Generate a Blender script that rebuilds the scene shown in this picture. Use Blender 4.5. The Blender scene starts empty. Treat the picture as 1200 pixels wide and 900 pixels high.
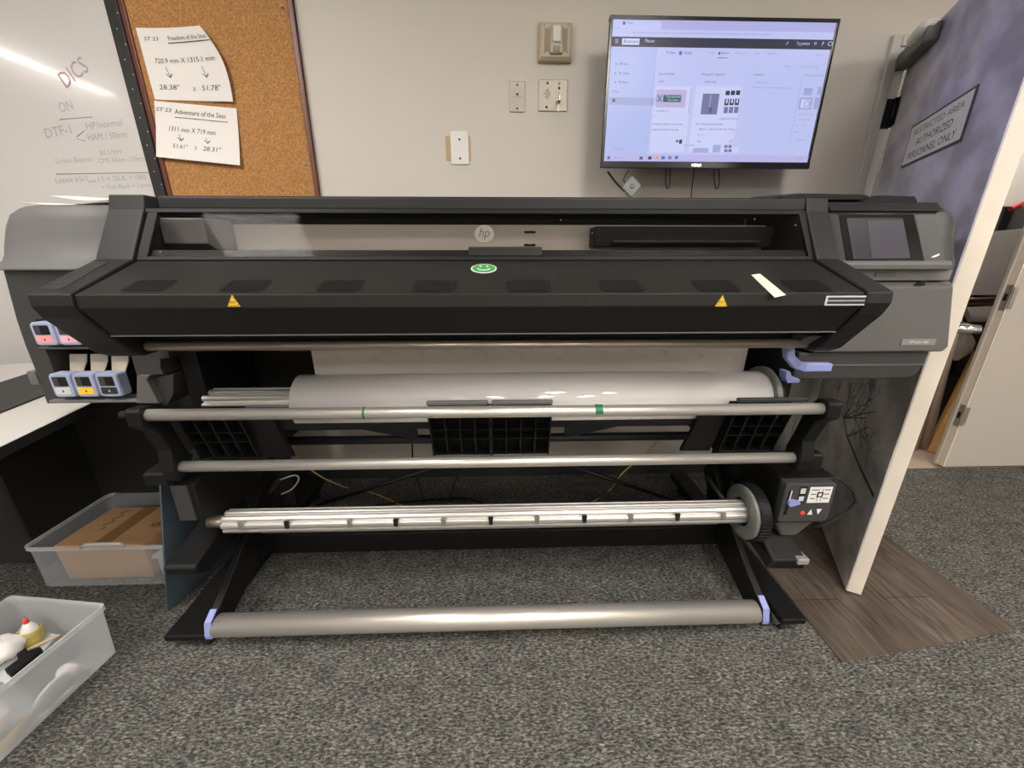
import bpy, bmesh, math, random
from mathutils import Vector, Matrix
random.seed(7)
V = Vector
SC = bpy.context.scene
COL = SC.collection
# ------------------------------------------------------------------ camera
F, TH, PS, H = 460.0, math.radians(18.6), math.radians(1.7), 1.22
cam = bpy.data.cameras.new('camera'); camo = bpy.data.objects.new('camera', cam); COL.objects.link(camo)
camo.location = (0, 0, H); camo.rotation_euler = (math.pi/2 - TH, 0, -PS)
cam.sensor_width = 36; cam.lens = F/1200*36; cam.clip_start = .02
SC.camera = camo
SC.view_settings.view_transform = 'Standard'; SC.view_settings.look = 'None'
SC.view_settings.gamma = 1; SC.view_settings.use_curve_mapping = False
SC.view_settings.exposure = 0.0

def ray(px, py):
    u = (px-600)/F; v = (py-450)/F
    fy = math.cos(TH)-v*math.sin(TH); fz = -math.sin(TH)-v*math.cos(TH)
    return V((u*math.cos(PS)+fy*math.sin(PS), -u*math.sin(PS)+fy*math.cos(PS), fz))
def at(px, py, X=None, Y=None, Z=None, pl=None):
    """survey helper: the point of the room seen at a photograph pixel, on a known plane"""
    r = ray(px, py); o = V((0, 0, H))
    if Y is not None: t = Y/r.y
    elif Z is not None: t = (Z-H)/r.z
    elif X is not None: t = X/r.x
    else: t = (V(pl[0])-o).dot(V(pl[1]))/r.dot(V(pl[1]))
    return o+r*t

# ------------------------------------------------------------------ materials
def mat(name, col, rough=.5, metal=0, spec=.5, bump=0, bscale=200, var=0, vscale=8, emit=0, aniso=None, coat=0):
    m = bpy.data.materials.new(name); m.use_nodes = True
    nt = m.node_tree; p = nt.nodes['Principled BSDF']
    c = (*col, 1)
    p.inputs['Base Color'].default_value = c
    p.inputs['Roughness'].default_value = rough; p.inputs['Metallic'].default_value = metal
    p.inputs['Specular IOR Level'].default_value = spec
    if coat: p.inputs['Coat Weight'].default_value = coat; p.inputs['Coat Roughness'].default_value = .05
    if emit:
        p.inputs['Emission Color'].default_value = c; p.inputs['Emission Strength'].default_value = emit
    tc = nt.nodes.new('ShaderNodeTexCoord')
    if var:
        n = nt.nodes.new('ShaderNodeTexNoise'); n.inputs['Scale'].default_value = vscale; n.inputs['Detail'].default_value = 4
        r = nt.nodes.new('ShaderNodeMapRange'); r.inputs[3].default_value = 1-var; r.inputs[4].default_value = 1+var
        mx = nt.nodes.new('ShaderNodeMix'); mx.data_type = 'RGBA'; mx.blend_type = 'MULTIPLY'; mx.inputs[0].default_value = 1
        nt.links.new(tc.outputs['Object'], n.inputs['Vector']); nt.links.new(n.outputs['Fac'], r.inputs[0])
        mx.inputs[6].default_value = c; nt.links.new(r.outputs[0], mx.inputs[7]); nt.links.new(mx.outputs[2], p.inputs['Base Color'])
    if bump:
        n2 = nt.nodes.new('ShaderNodeTexNoise'); n2.inputs['Scale'].default_value = bscale; n2.inputs['Detail'].default_value = 2
        b = nt.nodes.new('ShaderNodeBump'); b.inputs['Strength'].default_value = bump; b.inputs['Distance'].default_value = .002
        nt.links.new(tc.outputs['Object'], n2.inputs['Vector']); nt.links.new(n2.outputs['Fac'], b.inputs['Height']); nt.links.new(b.outputs[0], p.inputs['Normal'])
    return m
def see_through(name, tint, body, fac, rough=.3, gloss=True):
    """thin see-through plastic or glass: part transparent, part surface"""
    m = bpy.data.materials.new(name); m.use_nodes = True; nt = m.node_tree
    p = nt.nodes['Principled BSDF']; p.inputs['Base Color'].default_value = (*body, 1); p.inputs['Roughness'].default_value = rough
    t = nt.nodes.new('ShaderNodeBsdfTransparent'); t.inputs[0].default_value = (*tint, 1)
    mx = nt.nodes.new('ShaderNodeMixShader'); out = nt.nodes['Material Output']
    fr = nt.nodes.new('ShaderNodeLayerWeight'); fr.inputs[0].default_value = .5
    pw = nt.nodes.new('ShaderNodeMath'); pw.operation = 'POWER'; pw.inputs[1].default_value = 4
    ad = nt.nodes.new('ShaderNodeMath'); ad.operation = 'MULTIPLY_ADD'; ad.use_clamp = True; ad.inputs[1].default_value = .8; ad.inputs[2].default_value = fac
    nt.links.new(fr.outputs['Facing'], pw.inputs[0]); nt.links.new(pw.outputs[0], ad.inputs[0]); nt.links.new(ad.outputs[0], mx.inputs[0])
    nt.links.new(t.outputs[0], mx.inputs[1]); nt.links.new(p.outputs[0], mx.inputs[2]); nt.links.new(mx.outputs[0], out.inputs[0])
    return m
M = {}
M['black'] = mat('black_plastic', (.0065, .0065, .0065), .5, spec=.25, bump=.12, bscale=900)
M['cover'] = mat('cover_plastic', (.0130, .0122, .0115), .45, spec=.28, bump=.12, bscale=900)
M['wing'] = mat('wing_plastic', (.0135, .0135, .0140), .5, spec=.28, bump=.12, bscale=900)
M['deep'] = mat('deep_black', (.004, .004, .004), .6, spec=.3)
M['rubber'] = mat('rubber', (.012, .012, .012), .75)
M['blackmetal'] = mat('black_metal', (.011, .011, .012), .42, spec=.4)
M['lhouse'] = mat('grey_plastic', (.115, .113, .112), .55, spec=.35, bump=.12, bscale=700)
M['dhouse'] = mat('dark_grey_plastic', (.032, .032, .032), .5, bump=.1, bscale=700)
M['rhouse'] = mat('mid_grey_plastic', (.105, .102, .098), .45, bump=.1, bscale=700)
M['console'] = mat('console_plastic', (.036, .036, .036), .42, bump=.08, bscale=700)
M['trimgrey'] = mat('trim_grey', (.15, .145, .14), .45)
M['alu'] = mat('brushed_aluminium', (.74, .70, .65), .36, .75)
M['alubright'] = mat('bright_aluminium', (.66, .64, .61), .38, .75)
M['steel'] = mat('steel_tube', (.42, .36, .30), .32, .75)
M['chrome'] = mat('chrome', (.8, .8, .8), .15, 1)
M['plate'] = mat('stainless_plate', (.40, .37, .32), .5, .75, bump=.05, bscale=60, var=.12, vscale=60)
M['vinyl'] = mat('white_vinyl', (.86, .82, .80), .13, coat=1)
M['webback'] = mat('vinyl_liner', (.64, .59, .55), .5, var=.05, vscale=5)
M['webmark'] = mat('liner_print', (.45, .41, .38), .5)
M['blue'] = mat('periwinkle_plastic', (.27, .31, .62), .4)
M['cartblue'] = mat('cartridge_blue', (.32, .37, .52), .4)
M['beige'] = mat('beige_plastic', (.55, .50, .43), .5)
M['beam'] = mat('carriage_beam', (.72, .66, .59), .45)
M['glass'] = see_through('smoked_glass', (.93, .92, .91), (.01, .01, .01), .05, .04)
M['white'] = mat('white_paint', (.75, .74, .72), .5)
M['paper'] = mat('paper', (.80, .77, .74), .8)
M['ink'] = mat('black_ink', (.02, .02, .02), .7)
M['yellow'] = mat('yellow_label', (.85, .55, .02), .5)
M['green'] = mat('green_sticker', (.04, .30, .07), .5)
M['greentape'] = mat('green_tape', (.01, .16, .06), .5)
M['tape'] = mat('masking_tape', (.72, .64, .52), .75)
M['red'] = mat('red_plastic', (.65, .05, .04), .5)
M['pink'] = mat('pink_label', (.80, .30, .30), .5)
M['lpink'] = mat('light_pink_label', (.82, .42, .50), .5)
M['lgrey'] = mat('light_grey_label', (.55, .56, .58), .5)
M['panelgrey'] = mat('panel_grey', (.045, .045, .045), .5)
M['cork'] = None
M['tub'] = see_through('clear_tub_plastic', (.93, .94, .95), (.70, .73, .76), .24, .3)
M['tub2'] = see_through('milky_tub_plastic', (.93, .94, .95), (.80, .82, .84), .40, .35)
M['tubrim'] = see_through('tub_rim_plastic', (.92, .93, .94), (.80, .81, .82), .45, .3)
M['card'] = mat('cardboard', (.50, .29, .14), .8, var=.1, vscale=6)
M['cardtape'] = mat('packing_tape', (.30, .155, .065), .35)
M['cloth'] = mat('white_cloth', (.80, .76, .73), .9, bump=.6, bscale=60)
M['twine'] = mat('yellow_twine', (.46, .38, .10), .7, bump=.6, bscale=300)
M['wood'] = mat('pine_wood', (.62, .36, .14), .6, var=.25, vscale=14)
M['sticks'] = mat('wooden_stick', (.66, .48, .30), .7)
M['tube'] = mat('cardboard_tube', (.42, .34, .27), .8, var=.12, vscale=20)
M['greyboard'] = mat('grey_board', (.40, .38, .37), .6, var=.12, vscale=12)
M['brown'] = mat('brown_rod', (.10, .045, .025), .35)
M['yellowcord'] = mat('yellow_cord', (.62, .50, .16), .6)
M['whitecord'] = mat('white_cord', (.7, .68, .64), .6)
M['bluepanel'] = mat('blue_board', (.075, .105, .13), .35, var=.15, vscale=5)
M['table'] = mat('white_laminate', (.52, .50, .47), .4)
M['boardblack'] = mat('black_cabinet', (.014, .014, .014), .55, var=.2, vscale=4)
M['boardgrey'] = mat('charcoal_cabinet', (.026, .026, .025), .6)
M['wall'] = mat('wall_paint', (.60, .56, .505), .75, bump=.25, bscale=160, var=.015, vscale=3)
M['trim'] = mat('frame_paint', (.52, .50, .47), .5)
M['base'] = mat('dark_baseboard', (.028, .03, .03), .5)
M['ceil'] = mat('ceiling_tile', (.72, .71, .69), .9, bump=.4, bscale=120)
M['dooredge'] = mat('cream_door_edge', (.74, .66, .56), .5, var=.07, vscale=12)
M['doorface'] = mat('beige_door_paint', (.50, .45, .40), .45, bump=.1, bscale=120)
M['doordark'] = mat('door_back', (.50, .46, .42), .5)
M['light'] = mat('light_diffuser', (1, .95, .885), .5, emit=29.0)
M['lighttrim'] = mat('light_trim', (.8, .8, .8), .5)
M['closetfloor'] = mat('closet_floor', (.40, .31, .24), .6, var=.1, vscale=10)
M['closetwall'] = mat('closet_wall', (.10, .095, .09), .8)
M['almond'] = mat('almond_plastic', (.50, .42, .31), .45)
M['almonddark'] = mat('almond_recess', (.30, .24, .17), .5)
M['lens'] = mat('strobe_lens', (.72, .70, .66), .12, coat=.5)
M['patchpaint'] = mat('old_paint', (.50, .36, .22), .8)
M['brownframe'] = mat('cherry_frame', (.13, .035, .022), .4)
M['blackframe'] = mat('black_frame', (.02, .02, .021), .35)
M['dot'] = mat('frame_screw', (.5, .5, .5), .3, .8)
M['markgrey'] = mat('marker_grey', (.33, .34, .35), .6)
M['markpink'] = mat('marker_pink', (.36, .24, .28), .6)
M['smoke'] = mat('tv_black', (.010, .010, .012), .22)
M['lcd'] = mat('touch_screen_glass', (.03, .028, .036), .2)
M['lcd2'] = mat('touch_screen_menu', (.055, .052, .068), .2)
M['gloss'] = mat('gloss_black', (.006, .006, .007), .1)
M['signgrey'] = mat('sign_face', (.74, .74, .75), .5)
M['signdark'] = mat('sign_border', (.06, .06, .075), .5)
M['tree'] = mat('tree_print', (.03, .03, .03), .5)
M['gear'] = mat('gear_disc', (.16, .165, .15), .4)
M['logo'] = mat('logo_silver', (.20, .18, .16), .4)
M['logodark'] = mat('logo_letters', (.05, .042, .036), .4)
M['badge'] = mat('badge_grey', (.22, .215, .21), .35)
M['hubgrey'] = mat('adapter_grey', (.28, .28, .29), .4)
M['bluelid'] = mat('disc_plastic', (.62, .63, .63), .4)
def emis(n, c, e=1.0):
    m = mat(n, (0, 0, 0), .35); p = m.node_tree.nodes['Principled BSDF']
    p.inputs['Emission Color'].default_value = (*c, 1); p.inputs['Emission Strength'].default_value = e
    p.inputs['Base Color'].default_value = (.01, .01, .012, 1); p.inputs['Roughness'].default_value = .3; p.inputs['Specular IOR Level'].default_value = .2
    return m
SCR = dict(bg=emis('screen_pale', (.50, .54, .86)), side=emis('screen_side', (.43, .49, .82)), tab=emis('screen_tab', (.42, .42, .74)),
           bar=emis('screen_bar', (.035, .035, .06)), txt=emis('screen_text', (.10, .10, .20)), white=emis('screen_white', (.58, .61, .90)),
           line=emis('screen_line', (.30, .32, .55)), pinkish=emis('screen_card', (.50, .42, .68)), greenb=emis('screen_green', (.02, .12, .11)),
           photo=emis('screen_photo', (.17, .18, .36)), faint=emis('screen_faint', (.36, .39, .66)), task=emis('screen_taskbar', (.48, .46, .78)),
           blu=emis('screen_blue', (.04, .16, .55)), rd=emis('screen_red', (.75, .05, .25)), yl=emis('screen_yellow', (.65, .4, .1)))

def cork_material():
    m = mat('cork', (.4, .2, .07), .85); nt = m.node_tree; p = nt.nodes['Principled BSDF']
    tc = nt.nodes.new('ShaderNodeTexCoord'); n = nt.nodes.new('ShaderNodeTexNoise'); n.inputs['Scale'].default_value = 170; n.inputs['Detail'].default_value = 3
    r = nt.nodes.new('ShaderNodeValToRGB'); r.color_ramp.elements[0].position = .35; r.color_ramp.elements[1].position = .7
    r.color_ramp.elements[0].color = (.30, .135, .038, 1); r.color_ramp.elements[1].color = (.52, .27, .095, 1)
    b = nt.nodes.new('ShaderNodeBump'); b.inputs['Strength'].default_value = .4; b.inputs['Distance'].default_value = .002
    nt.links.new(tc.outputs['Object'], n.inputs[0]); nt.links.new(n.outputs[0], r.inputs[0]); nt.links.new(r.outputs[0], p.inputs['Base Color'])
    nt.links.new(n.outputs[0], b.inputs['Height']); nt.links.new(b.outputs[0], p.inputs['Normal'])
    return m
M['cork'] = cork_material()
def carpet_material():
    m = mat('carpet', (.1, .1, .1), .95, spec=.15); nt = m.node_tree; p = nt.nodes['Principled BSDF']; L = nt.links.new
    tc = nt.nodes.new('ShaderNodeTexCoord'); mp = nt.nodes.new('ShaderNodeMapping'); mp.inputs['Scale'].default_value = (80, 190, 60)
    n = nt.nodes.new('ShaderNodeTexNoise'); n.inputs['Scale'].default_value = 1; n.inputs['Detail'].default_value = 3; n.inputs['Roughness'].default_value = .6; n.inputs['Distortion'].default_value = .6
    mp2 = nt.nodes.new('ShaderNodeMapping'); mp2.inputs['Scale'].default_value = (14, 20, 10)
    n2 = nt.nodes.new('ShaderNodeTexNoise'); n2.inputs['Scale'].default_value = 1; n2.inputs['Detail'].default_value = 2
    r = nt.nodes.new('ShaderNodeValToRGB'); e = r.color_ramp.elements
    e[0].position = .30; e[0].color = (.019, .019, .0178, 1); e[1].position = .74; e[1].color = (.335, .325, .292, 1)
    x = e.new(.46); x.color = (.072, .070, .063, 1); x = e.new(.57); x.color = (.153, .150, .134, 1)
    mr = nt.nodes.new('ShaderNodeMapRange'); mr.inputs[1].default_value = .3; mr.inputs[2].default_value = .7; mr.inputs[3].default_value = .8; mr.inputs[4].default_value = 1.2
    mx = nt.nodes.new('ShaderNodeMix'); mx.data_type = 'RGBA'; mx.blend_type = 'MULTIPLY'; mx.inputs[0].default_value = 1
    b = nt.nodes.new('ShaderNodeBump'); b.inputs['Strength'].default_value = .7; b.inputs['Distance'].default_value = .006
    L(tc.outputs['Object'], mp.inputs[0]); L(tc.outputs['Object'], mp2.inputs[0]); L(mp.outputs[0], n.inputs[0]); L(mp2.outputs[0], n2.inputs[0])
    L(n.outputs[0], r.inputs[0]); L(n2.outputs[0], mr.inputs[0]); L(r.outputs[0], mx.inputs[6]); L(mr.outputs[0], mx.inputs[7]); L(mx.outputs[2], p.inputs['Base Color'])
    L(n.outputs[0], b.inputs['Height']); L(b.outputs[0], p.inputs['Normal'])
    return m
M['carpet'] = carpet_material()
def plank_material():
    m = mat('laminate_planks', (.1, .07, .05), .38); nt = m.node_tree; p = nt.nodes['Principled BSDF']; L = nt.links.new
    tc = nt.nodes.new('ShaderNodeTexCoord')
    mp = nt.nodes.new('ShaderNodeMapping'); mp.inputs['Rotation'].default_value = (0, 0, math.pi/2)
    br = nt.nodes.new('ShaderNodeTexBrick'); br.offset = .37; br.inputs['Scale'].default_value = 1; br.inputs['Brick Width'].default_value = .62
    br.inputs['Row Height'].default_value = .178; br.inputs['Mortar Size'].default_value = .0016
    br.inputs['Color1'].default_value = (.072, .054, .043, 1); br.inputs['Color2'].default_value = (.115, .09, .074, 1); br.inputs['Mortar'].default_value = (.03, .02, .015, 1)
    mp2 = nt.nodes.new('ShaderNodeMapping'); mp2.inputs['Scale'].default_value = (30, 3, 3)
    n = nt.nodes.new('ShaderNodeTexNoise'); n.inputs['Scale'].default_value = 1.6; n.inputs['Detail'].default_value = 6; n.inputs['Distortion'].default_value = 1.2
    mr = nt.nodes.new('ShaderNodeMapRange'); mr.inputs[1].default_value = .3; mr.inputs[2].default_value = .7; mr.inputs[3].default_value = .55; mr.inputs[4].default_value = 1.55
    mx = nt.nodes.new('ShaderNodeMix'); mx.data_type = 'RGBA'; mx.blend_type = 'MULTIPLY'; mx.inputs[0].default_value = 1
    L(tc.outputs['Object'], mp.inputs[0]); L(mp.outputs[0], br.inputs[0]); L(tc.outputs['Object'], mp2.inputs[0]); L(mp2.outputs[0], n.inputs[0])
    L(n.outputs[0], mr.inputs[0]); L(br.outputs[0], mx.inputs[6]); L(mr.outputs[0], mx.inputs[7]); L(mx.outputs[2], p.inputs['Base Color'])
    return m
M['planks'] = plank_material()
def mural_material():
    m = mat('mural_print', (.3, .3, .4), .42); nt = m.node_tree; p = nt.nodes['Principled BSDF']; L = nt.links.new
    tc = nt.nodes.new('ShaderNodeTexCoord'); sp = nt.nodes.new('ShaderNodeSeparateXYZ')
    r = nt.nodes.new('ShaderNodeValToRGB'); e = r.color_ramp.elements
    e[0].position = 0; e[0].color = (.74, .72, .69, 1); e[1].position = 1; e[1].color = (.52, .51, .69, 1)
    for q, c in ((.40, (.68, .66, .64)), (.52, (.58, .58, .62)), (.62, (.60, .60, .78)), (.78, (.56, .55, .80))):
        x = e.new(q); x.color = (*c, 1)
    dv = nt.nodes.new('ShaderNodeMath'); dv.operation = 'DIVIDE'; dv.inputs[1].default_value = 2.03
    mp = nt.nodes.new('ShaderNodeMapping'); mp.inputs['Scale'].default_value = (2.0, 2.0, 2.6); mp.inputs['Rotation'].default_value = (.3, .5, .2)
    n = nt.nodes.new('ShaderNodeTexNoise'); n.inputs['Scale'].default_value = 1.5; n.inputs['Detail'].default_value = 7; n.inputs['Distortion'].default_value = .8
    cr = nt.nodes.new('ShaderNodeValToRGB'); cr.color_ramp.elements[0].position = .46; cr.color_ramp.elements[1].position = .70
    up = nt.nodes.new('ShaderNodeMapRange'); up.inputs[1].default_value = .55; up.inputs[2].default_value = .9; up.inputs[3].default_value = .12; up.inputs[4].default_value = .75
    ml = nt.nodes.new('ShaderNodeMath'); ml.operation = 'MULTIPLY'
    mx = nt.nodes.new('ShaderNodeMix'); mx.data_type = 'RGBA'; mx.inputs[7].default_value = (.85, .78, .81, 1)
    # darker clouds towards the hinge edge
    n2 = nt.nodes.new('ShaderNodeTexNoise'); n2.inputs['Scale'].default_value = 2.6; n2.inputs['Detail'].default_value = 5
    dk = nt.nodes.new('ShaderNodeValToRGB'); dk.color_ramp.elements[0].position = .38; dk.color_ramp.elements[0].color = (.56, .56, .58, 1); dk.color_ramp.elements[1].position = .62
    m2 = nt.nodes.new('ShaderNodeMix'); m2.data_type = 'RGBA'; m2.blend_type = 'MULTIPLY'; m2.inputs[0].default_value = 1
    gx = nt.nodes.new('ShaderNodeMapRange'); gx.inputs[1].default_value = -.2; gx.inputs[2].default_value = .0; gx.inputs[3].default_value = 0; gx.inputs[4].default_value = .75
    m3 = nt.nodes.new('ShaderNodeMix'); m3.data_type = 'RGBA'; m3.inputs[7].default_value = (.62, .60, .56, 1)
    L(tc.outputs['Object'], sp.inputs[0]); L(sp.outputs[2], dv.inputs[0]); L(dv.outputs[0], r.inputs[0]); L(tc.outputs['Object'], mp.inputs[0]); L(mp.outputs[0], n.inputs[0]); L(mp.outputs[0], n2.inputs[0])
    L(n.outputs[0], cr.inputs[0]); L(dv.outputs[0], up.inputs[0]); L(cr.outputs[0], ml.inputs[0]); L(up.outputs[0], ml.inputs[1]); L(ml.outputs[0], mx.inputs[0])
    L(sp.outputs[0], gx.inputs[0]); L(gx.outputs[0], m3.inputs[0]); L(r.outputs[0], m3.inputs[6]); L(m3.outputs[2], mx.inputs[6])
    L(n2.outputs[0], dk.inputs[0]); L(mx.outputs[2], m2.inputs[6]); L(dk.outputs[0], m2.inputs[7]); L(m2.outputs[2], p.inputs['Base Color'])
    return m
M['mural'] = mural_material()
def whiteboard_material():
    m = mat('whiteboard_enamel', (.61, .59, .575), .17, coat=.3)
    return m
M['wb'] = whiteboard_material()

# ------------------------------------------------------------------ mesh builder
ORG = {}
class MB:
    def __init__(s): s.v = []; s.f = []; s.m = []; s.s = []
    def add(s, vs, fs, m=0, smooth=False):
        b = len(s.v); s.v += [V(p) for p in vs]
        for f in fs: s.f.append([b+i for i in f]); s.m.append(m); s.s.append(smooth)
        return s
    def hexa(s, p, m=0):   # 4 bottom pts (ccw), 4 top pts
        return s.add(p, [(3, 2, 1, 0), (4, 5, 6, 7), (0, 1, 5, 4), (1, 2, 6, 5), (2, 3, 7, 6), (3, 0, 4, 7)], m)
    def box(s, x0, x1, y0, y1, z0, z1, m=0):
        return s.hexa([(x0, y0, z0), (x1, y0, z0), (x1, y1, z0), (x0, y1, z0), (x0, y0, z1), (x1, y0, z1), (x1, y1, z1), (x0, y1, z1)], m)
    def prism(s, poly, ax, a0, a1, m=0, smooth=False):
        def P(q, a): return {'x': (a, q[0], q[1]), 'y': (q[0], a, q[1]), 'z': (q[0], q[1], a)}[ax]
        n = len(poly); b = [P(q, a0) for q in poly]+[P(q, a1) for q in poly]
        s.add(b, [list(range(n))[::-1], list(range(n, 2*n))], m)
        s.add(b, [(i, (i+1) % n, n+(i+1) % n, n+i) for i in range(n)], m, smooth); return s
    def slab(s, pts, n, th, m=0):  # planar polygon with thickness th along -n
        n = V(n).normalized(); k = len(pts); a = [V(p) for p in pts]; b = [p-n*th for p in a]
        s.add(a+b, [list(range(k)), list(range(k, 2*k))[::-1]]+[(i, (i+1) % k, k+(i+1) % k, k+i) for i in range(k)], m); return s
    def loft(s, secs, m=0, smooth=True, caps=True):
        n = len(secs[0]); vs = [p for q in secs for p in q]; fs = []
        for j in range(len(secs)-1):
            for i in range(n): fs.append((j*n+i, j*n+(i+1) % n, (j+1)*n+(i+1) % n, (j+1)*n+i))
        s.add(vs, fs, m, smooth)
        if caps: s.add(list(secs[0])+list(secs[-1]), [list(range(n))[::-1], list(range(n, 2*n))], m)
        return s
    def tube(s, pts, r, n=12, m=0, caps=True, r1=None):
        pts = [V(p) for p in pts]; secs = []; up = None
        for i, p in enumerate(pts):
            t = (pts[min(i+1, len(pts)-1)]-pts[max(i-1, 0)]).normalized()
            if up is None:
                up = V((0, 0, 1)) if abs(t.z) < .9 else V((0, 1, 0))
            a = t.cross(up).normalized(); b = a.cross(t).normalized(); up = b
            rr = r if r1 is None else r+(r1-r)*i/(len(pts)-1)
            secs.append([p+(a*math.cos(q)+b*math.sin(q))*rr for q in [2*math.pi*k/n for k in range(n)]])
        return s.loft(secs, m, True, caps)
    def lathe(s, o, ax, prof, n=32, m=0, sm=True):  # prof: list of (r, h) along axis
        ax = V(ax).normalized(); o = V(o); up = V((0, 0, 1)) if abs(ax.z) < .9 else V((0, 1, 0))
        a = ax.cross(up).normalized(); b = a.cross(ax)
        for (r0, h0), (r1, h1) in zip(prof[:-1], prof[1:]):
            A = [o+ax*h0+(a*math.cos(q)+b*math.sin(q))*r0 for q in [2*math.pi*k/n for k in range(n)]]
            B = [o+ax*h1+(a*math.cos(q)+b*math.sin(q))*r1 for q in [2*math.pi*k/n for k in range(n)]]
            s.add(A+B, [(i, (i+1) % n, n+(i+1) % n, n+i) for i in range(n)], m, sm)
        return s
    def ball(s, c, r, m=0, n=10, sc=(1, 1, 1)):
        c = V(c); secs = []
        for j in range(1, n):
            t = math.pi*j/n
            secs.append([c+V((math.sin(t)*math.cos(q)*r*sc[0], math.sin(t)*math.sin(q)*r*sc[1], math.cos(t)*r*sc[2])) for q in [2*math.pi*k/(2*n) for k in range(2*n)]])
        return s.loft(secs, m, True, True)
    def text(s, t, o, xd, yd, h, w=None, m=0, align='l', shear=0, lift=.0006, ext=.0002):
        cu = bpy.data.curves.new('t', 'FONT'); cu.body = t; cu.size = 1; cu.resolution_u = 2; cu.shear = shear
        ob = bpy.data.objects.new('t', cu); COL.objects.link(ob); dg = bpy.context.evaluated_depsgraph_get(); dg.update()
        me = bpy.data.meshes.new_from_object(ob.evaluated_get(dg))
        vs = [v.co.copy() for v in me.vertices]; fs = [list(p.vertices) for p in me.polygons]
        bpy.data.objects.remove(ob); bpy.data.curves.remove(cu); bpy.data.meshes.remove(me)
        if not vs: return s
        x0 = min(v.x for v in vs); x1 = max(v.x for v in vs)
        k = h/.7; kx = k if w is None else w/(x1-x0)
        xd = V(xd).normalized(); yd = V(yd).normalized(); nn = xd.cross(yd)
        off = {'l': 0, 'c': -.5, 'r': -1}[align]*(x1-x0)*kx
        s.add([V(o)+xd*((v.x-x0)*kx+off)+yd*(v.y*k)+nn*lift for v in vs], fs, m); return s
    def build(s, name, mats, parent=None, base=None, bevel=0, seg=2, recalc=True):
        if not isinstance(mats, (list, tuple)): mats = [mats]
        me = bpy.data.meshes.new(name)
        if parent is not None: o0 = ORG[parent.name]
        elif base is not None: o0 = V(base)
        else:
            xs = [p.x for p in s.v]; ys = [p.y for p in s.v]; zs = [p.z for p in s.v]
            o0 = V(((min(xs)+max(xs))/2, (min(ys)+max(ys))/2, min(zs)))
        me.from_pydata([p-o0 for p in s.v], [], s.f)
        for mm in mats: me.materials.append(M[mm] if isinstance(mm, str) else mm)
        me.polygons.foreach_set('material_index', s.m); me.polygons.foreach_set('use_smooth', s.s)
        if recalc:
            bm = bmesh.new(); bm.from_mesh(me); bmesh.ops.remove_doubles(bm, verts=bm.verts, dist=1e-6)
            bmesh.ops.recalc_face_normals(bm, faces=bm.faces); bm.to_mesh(me); bm.free()
        me.update()
        ob = bpy.data.objects.new(name, me); COL.objects.link(ob)
        if parent is not None: ob.parent = parent
        else: ob.location = o0
        ORG[ob.name] = o0
        if bevel:
            b = ob.modifiers.new('bevel', 'BEVEL'); b.width = bevel; b.segments = seg; b.limit_method = 'ANGLE'; b.angle_limit = math.radians(38)
        return ob
def thing(name, label, cat, loc, group=None):
    o = bpy.data.objects.new(name, None); COL.objects.link(o); o.location = loc; o.empty_display_size = .05
    o['label'] = label; o['category'] = cat
    if group: o['group'] = group
    ORG[o.name] = V(loc); return o
def tag(o, label, cat, group=None):
    o['label'] = label; o['category'] = cat
    if group: o['group'] = group
    return o
def struct(o): o['kind'] = 'structure'; return o
def lab(o, t): o['label'] = t; return o
def copy_tree(o, parent=None):
    c = o.copy(); COL.objects.link(c)
    if parent: c.parent = parent
    ORG[c.name] = ORG[o.name]
    for ch in [x for x in bpy.data.objects if x.parent == o]: copy_tree(ch, c)
    return c
def circ(n, r=1, ph=0): return [(r*math.cos(2*math.pi*k/n+ph), r*math.sin(2*math.pi*k/n+ph)) for k in range(n)]
def rrect(x0, x1, y0, y1, r, n=5):
    out = []
    for cx, cy, a in ((x1-r, y1-r, 0), (x0+r, y1-r, 90), (x0+r, y0+r, 180), (x1-r, y0+r, 270)):
        for k in range(n+1):
            q = math.radians(a+90*k/n); out.append((cx+r*math.cos(q), cy+r*math.sin(q)))
    return out
X_, Y_, Z_ = V((1, 0, 0)), V((0, 1, 0)), V((0, 0, 1))
NY = V((0, -1, 0))

# ================================================================== SETTING
WY = 1.98; CZ = 2.72; RX0, RX1, RY0 = -5.2, 4.6, -4.2
DX0, DX1, DZ = 1.69, 3.56, 2.04        # double doorway
struct(MB().box(RX0, RX1, RY0, WY, -.06, 0).build('floor', 'carpet', base=(0, 0, 0)))
struct(MB().box(RX0, RX1, RY0, 3.3, CZ, CZ+.08).build('ceiling', 'ceil'))
w = MB().box(RX0, DX0, WY, WY+.12, -.06, CZ).box(DX1, RX1, WY, WY+.12, -.06, CZ).box(DX0, DX1, WY, WY+.12, DZ, CZ)
struct(w.build('wall_back', 'wall'))
struct(MB().box(RX0-.1, RX0, RY0, WY+.12, -.06, CZ).build('wall_left', 'wall'))
struct(MB().box(RX1, RX1+.1, RY0, WY+.12, -.06, CZ).build('wall_right', 'wall'))
struct(MB().box(RX0-.1, RX1+.1, RY0-.1, RY0, -.06, CZ).build('wall_front', 'wall'))
struct(MB().box(RX0, 1.64, WY-.012, WY, 0, .105).build('baseboard_back', 'base', bevel=.003))
# door frame (casing) of the double doorway
t = MB().box(1.649, 1.69, WY-.02, WY+.12, 0, 2.078).box(1.6905, 3.5595, WY-.02, WY+.12, 2.038, 2.078).box(DX1, 3.60, WY-.02, WY+.12, 0, 2.078).box(1.6905, 1.736, 1.966, WY+.1, 1.96, 2.0375)
struct(t.build('trim_1', 'trim', bevel=.004))
t = MB().box(1.691, 1.735, 1.968, WY+.1, 1.852, 1.96).box(1.691, 1.735, 1.968, WY+.1, .01, 1.738)
struct(t.build('trim_2', 'white', bevel=.001))
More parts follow.
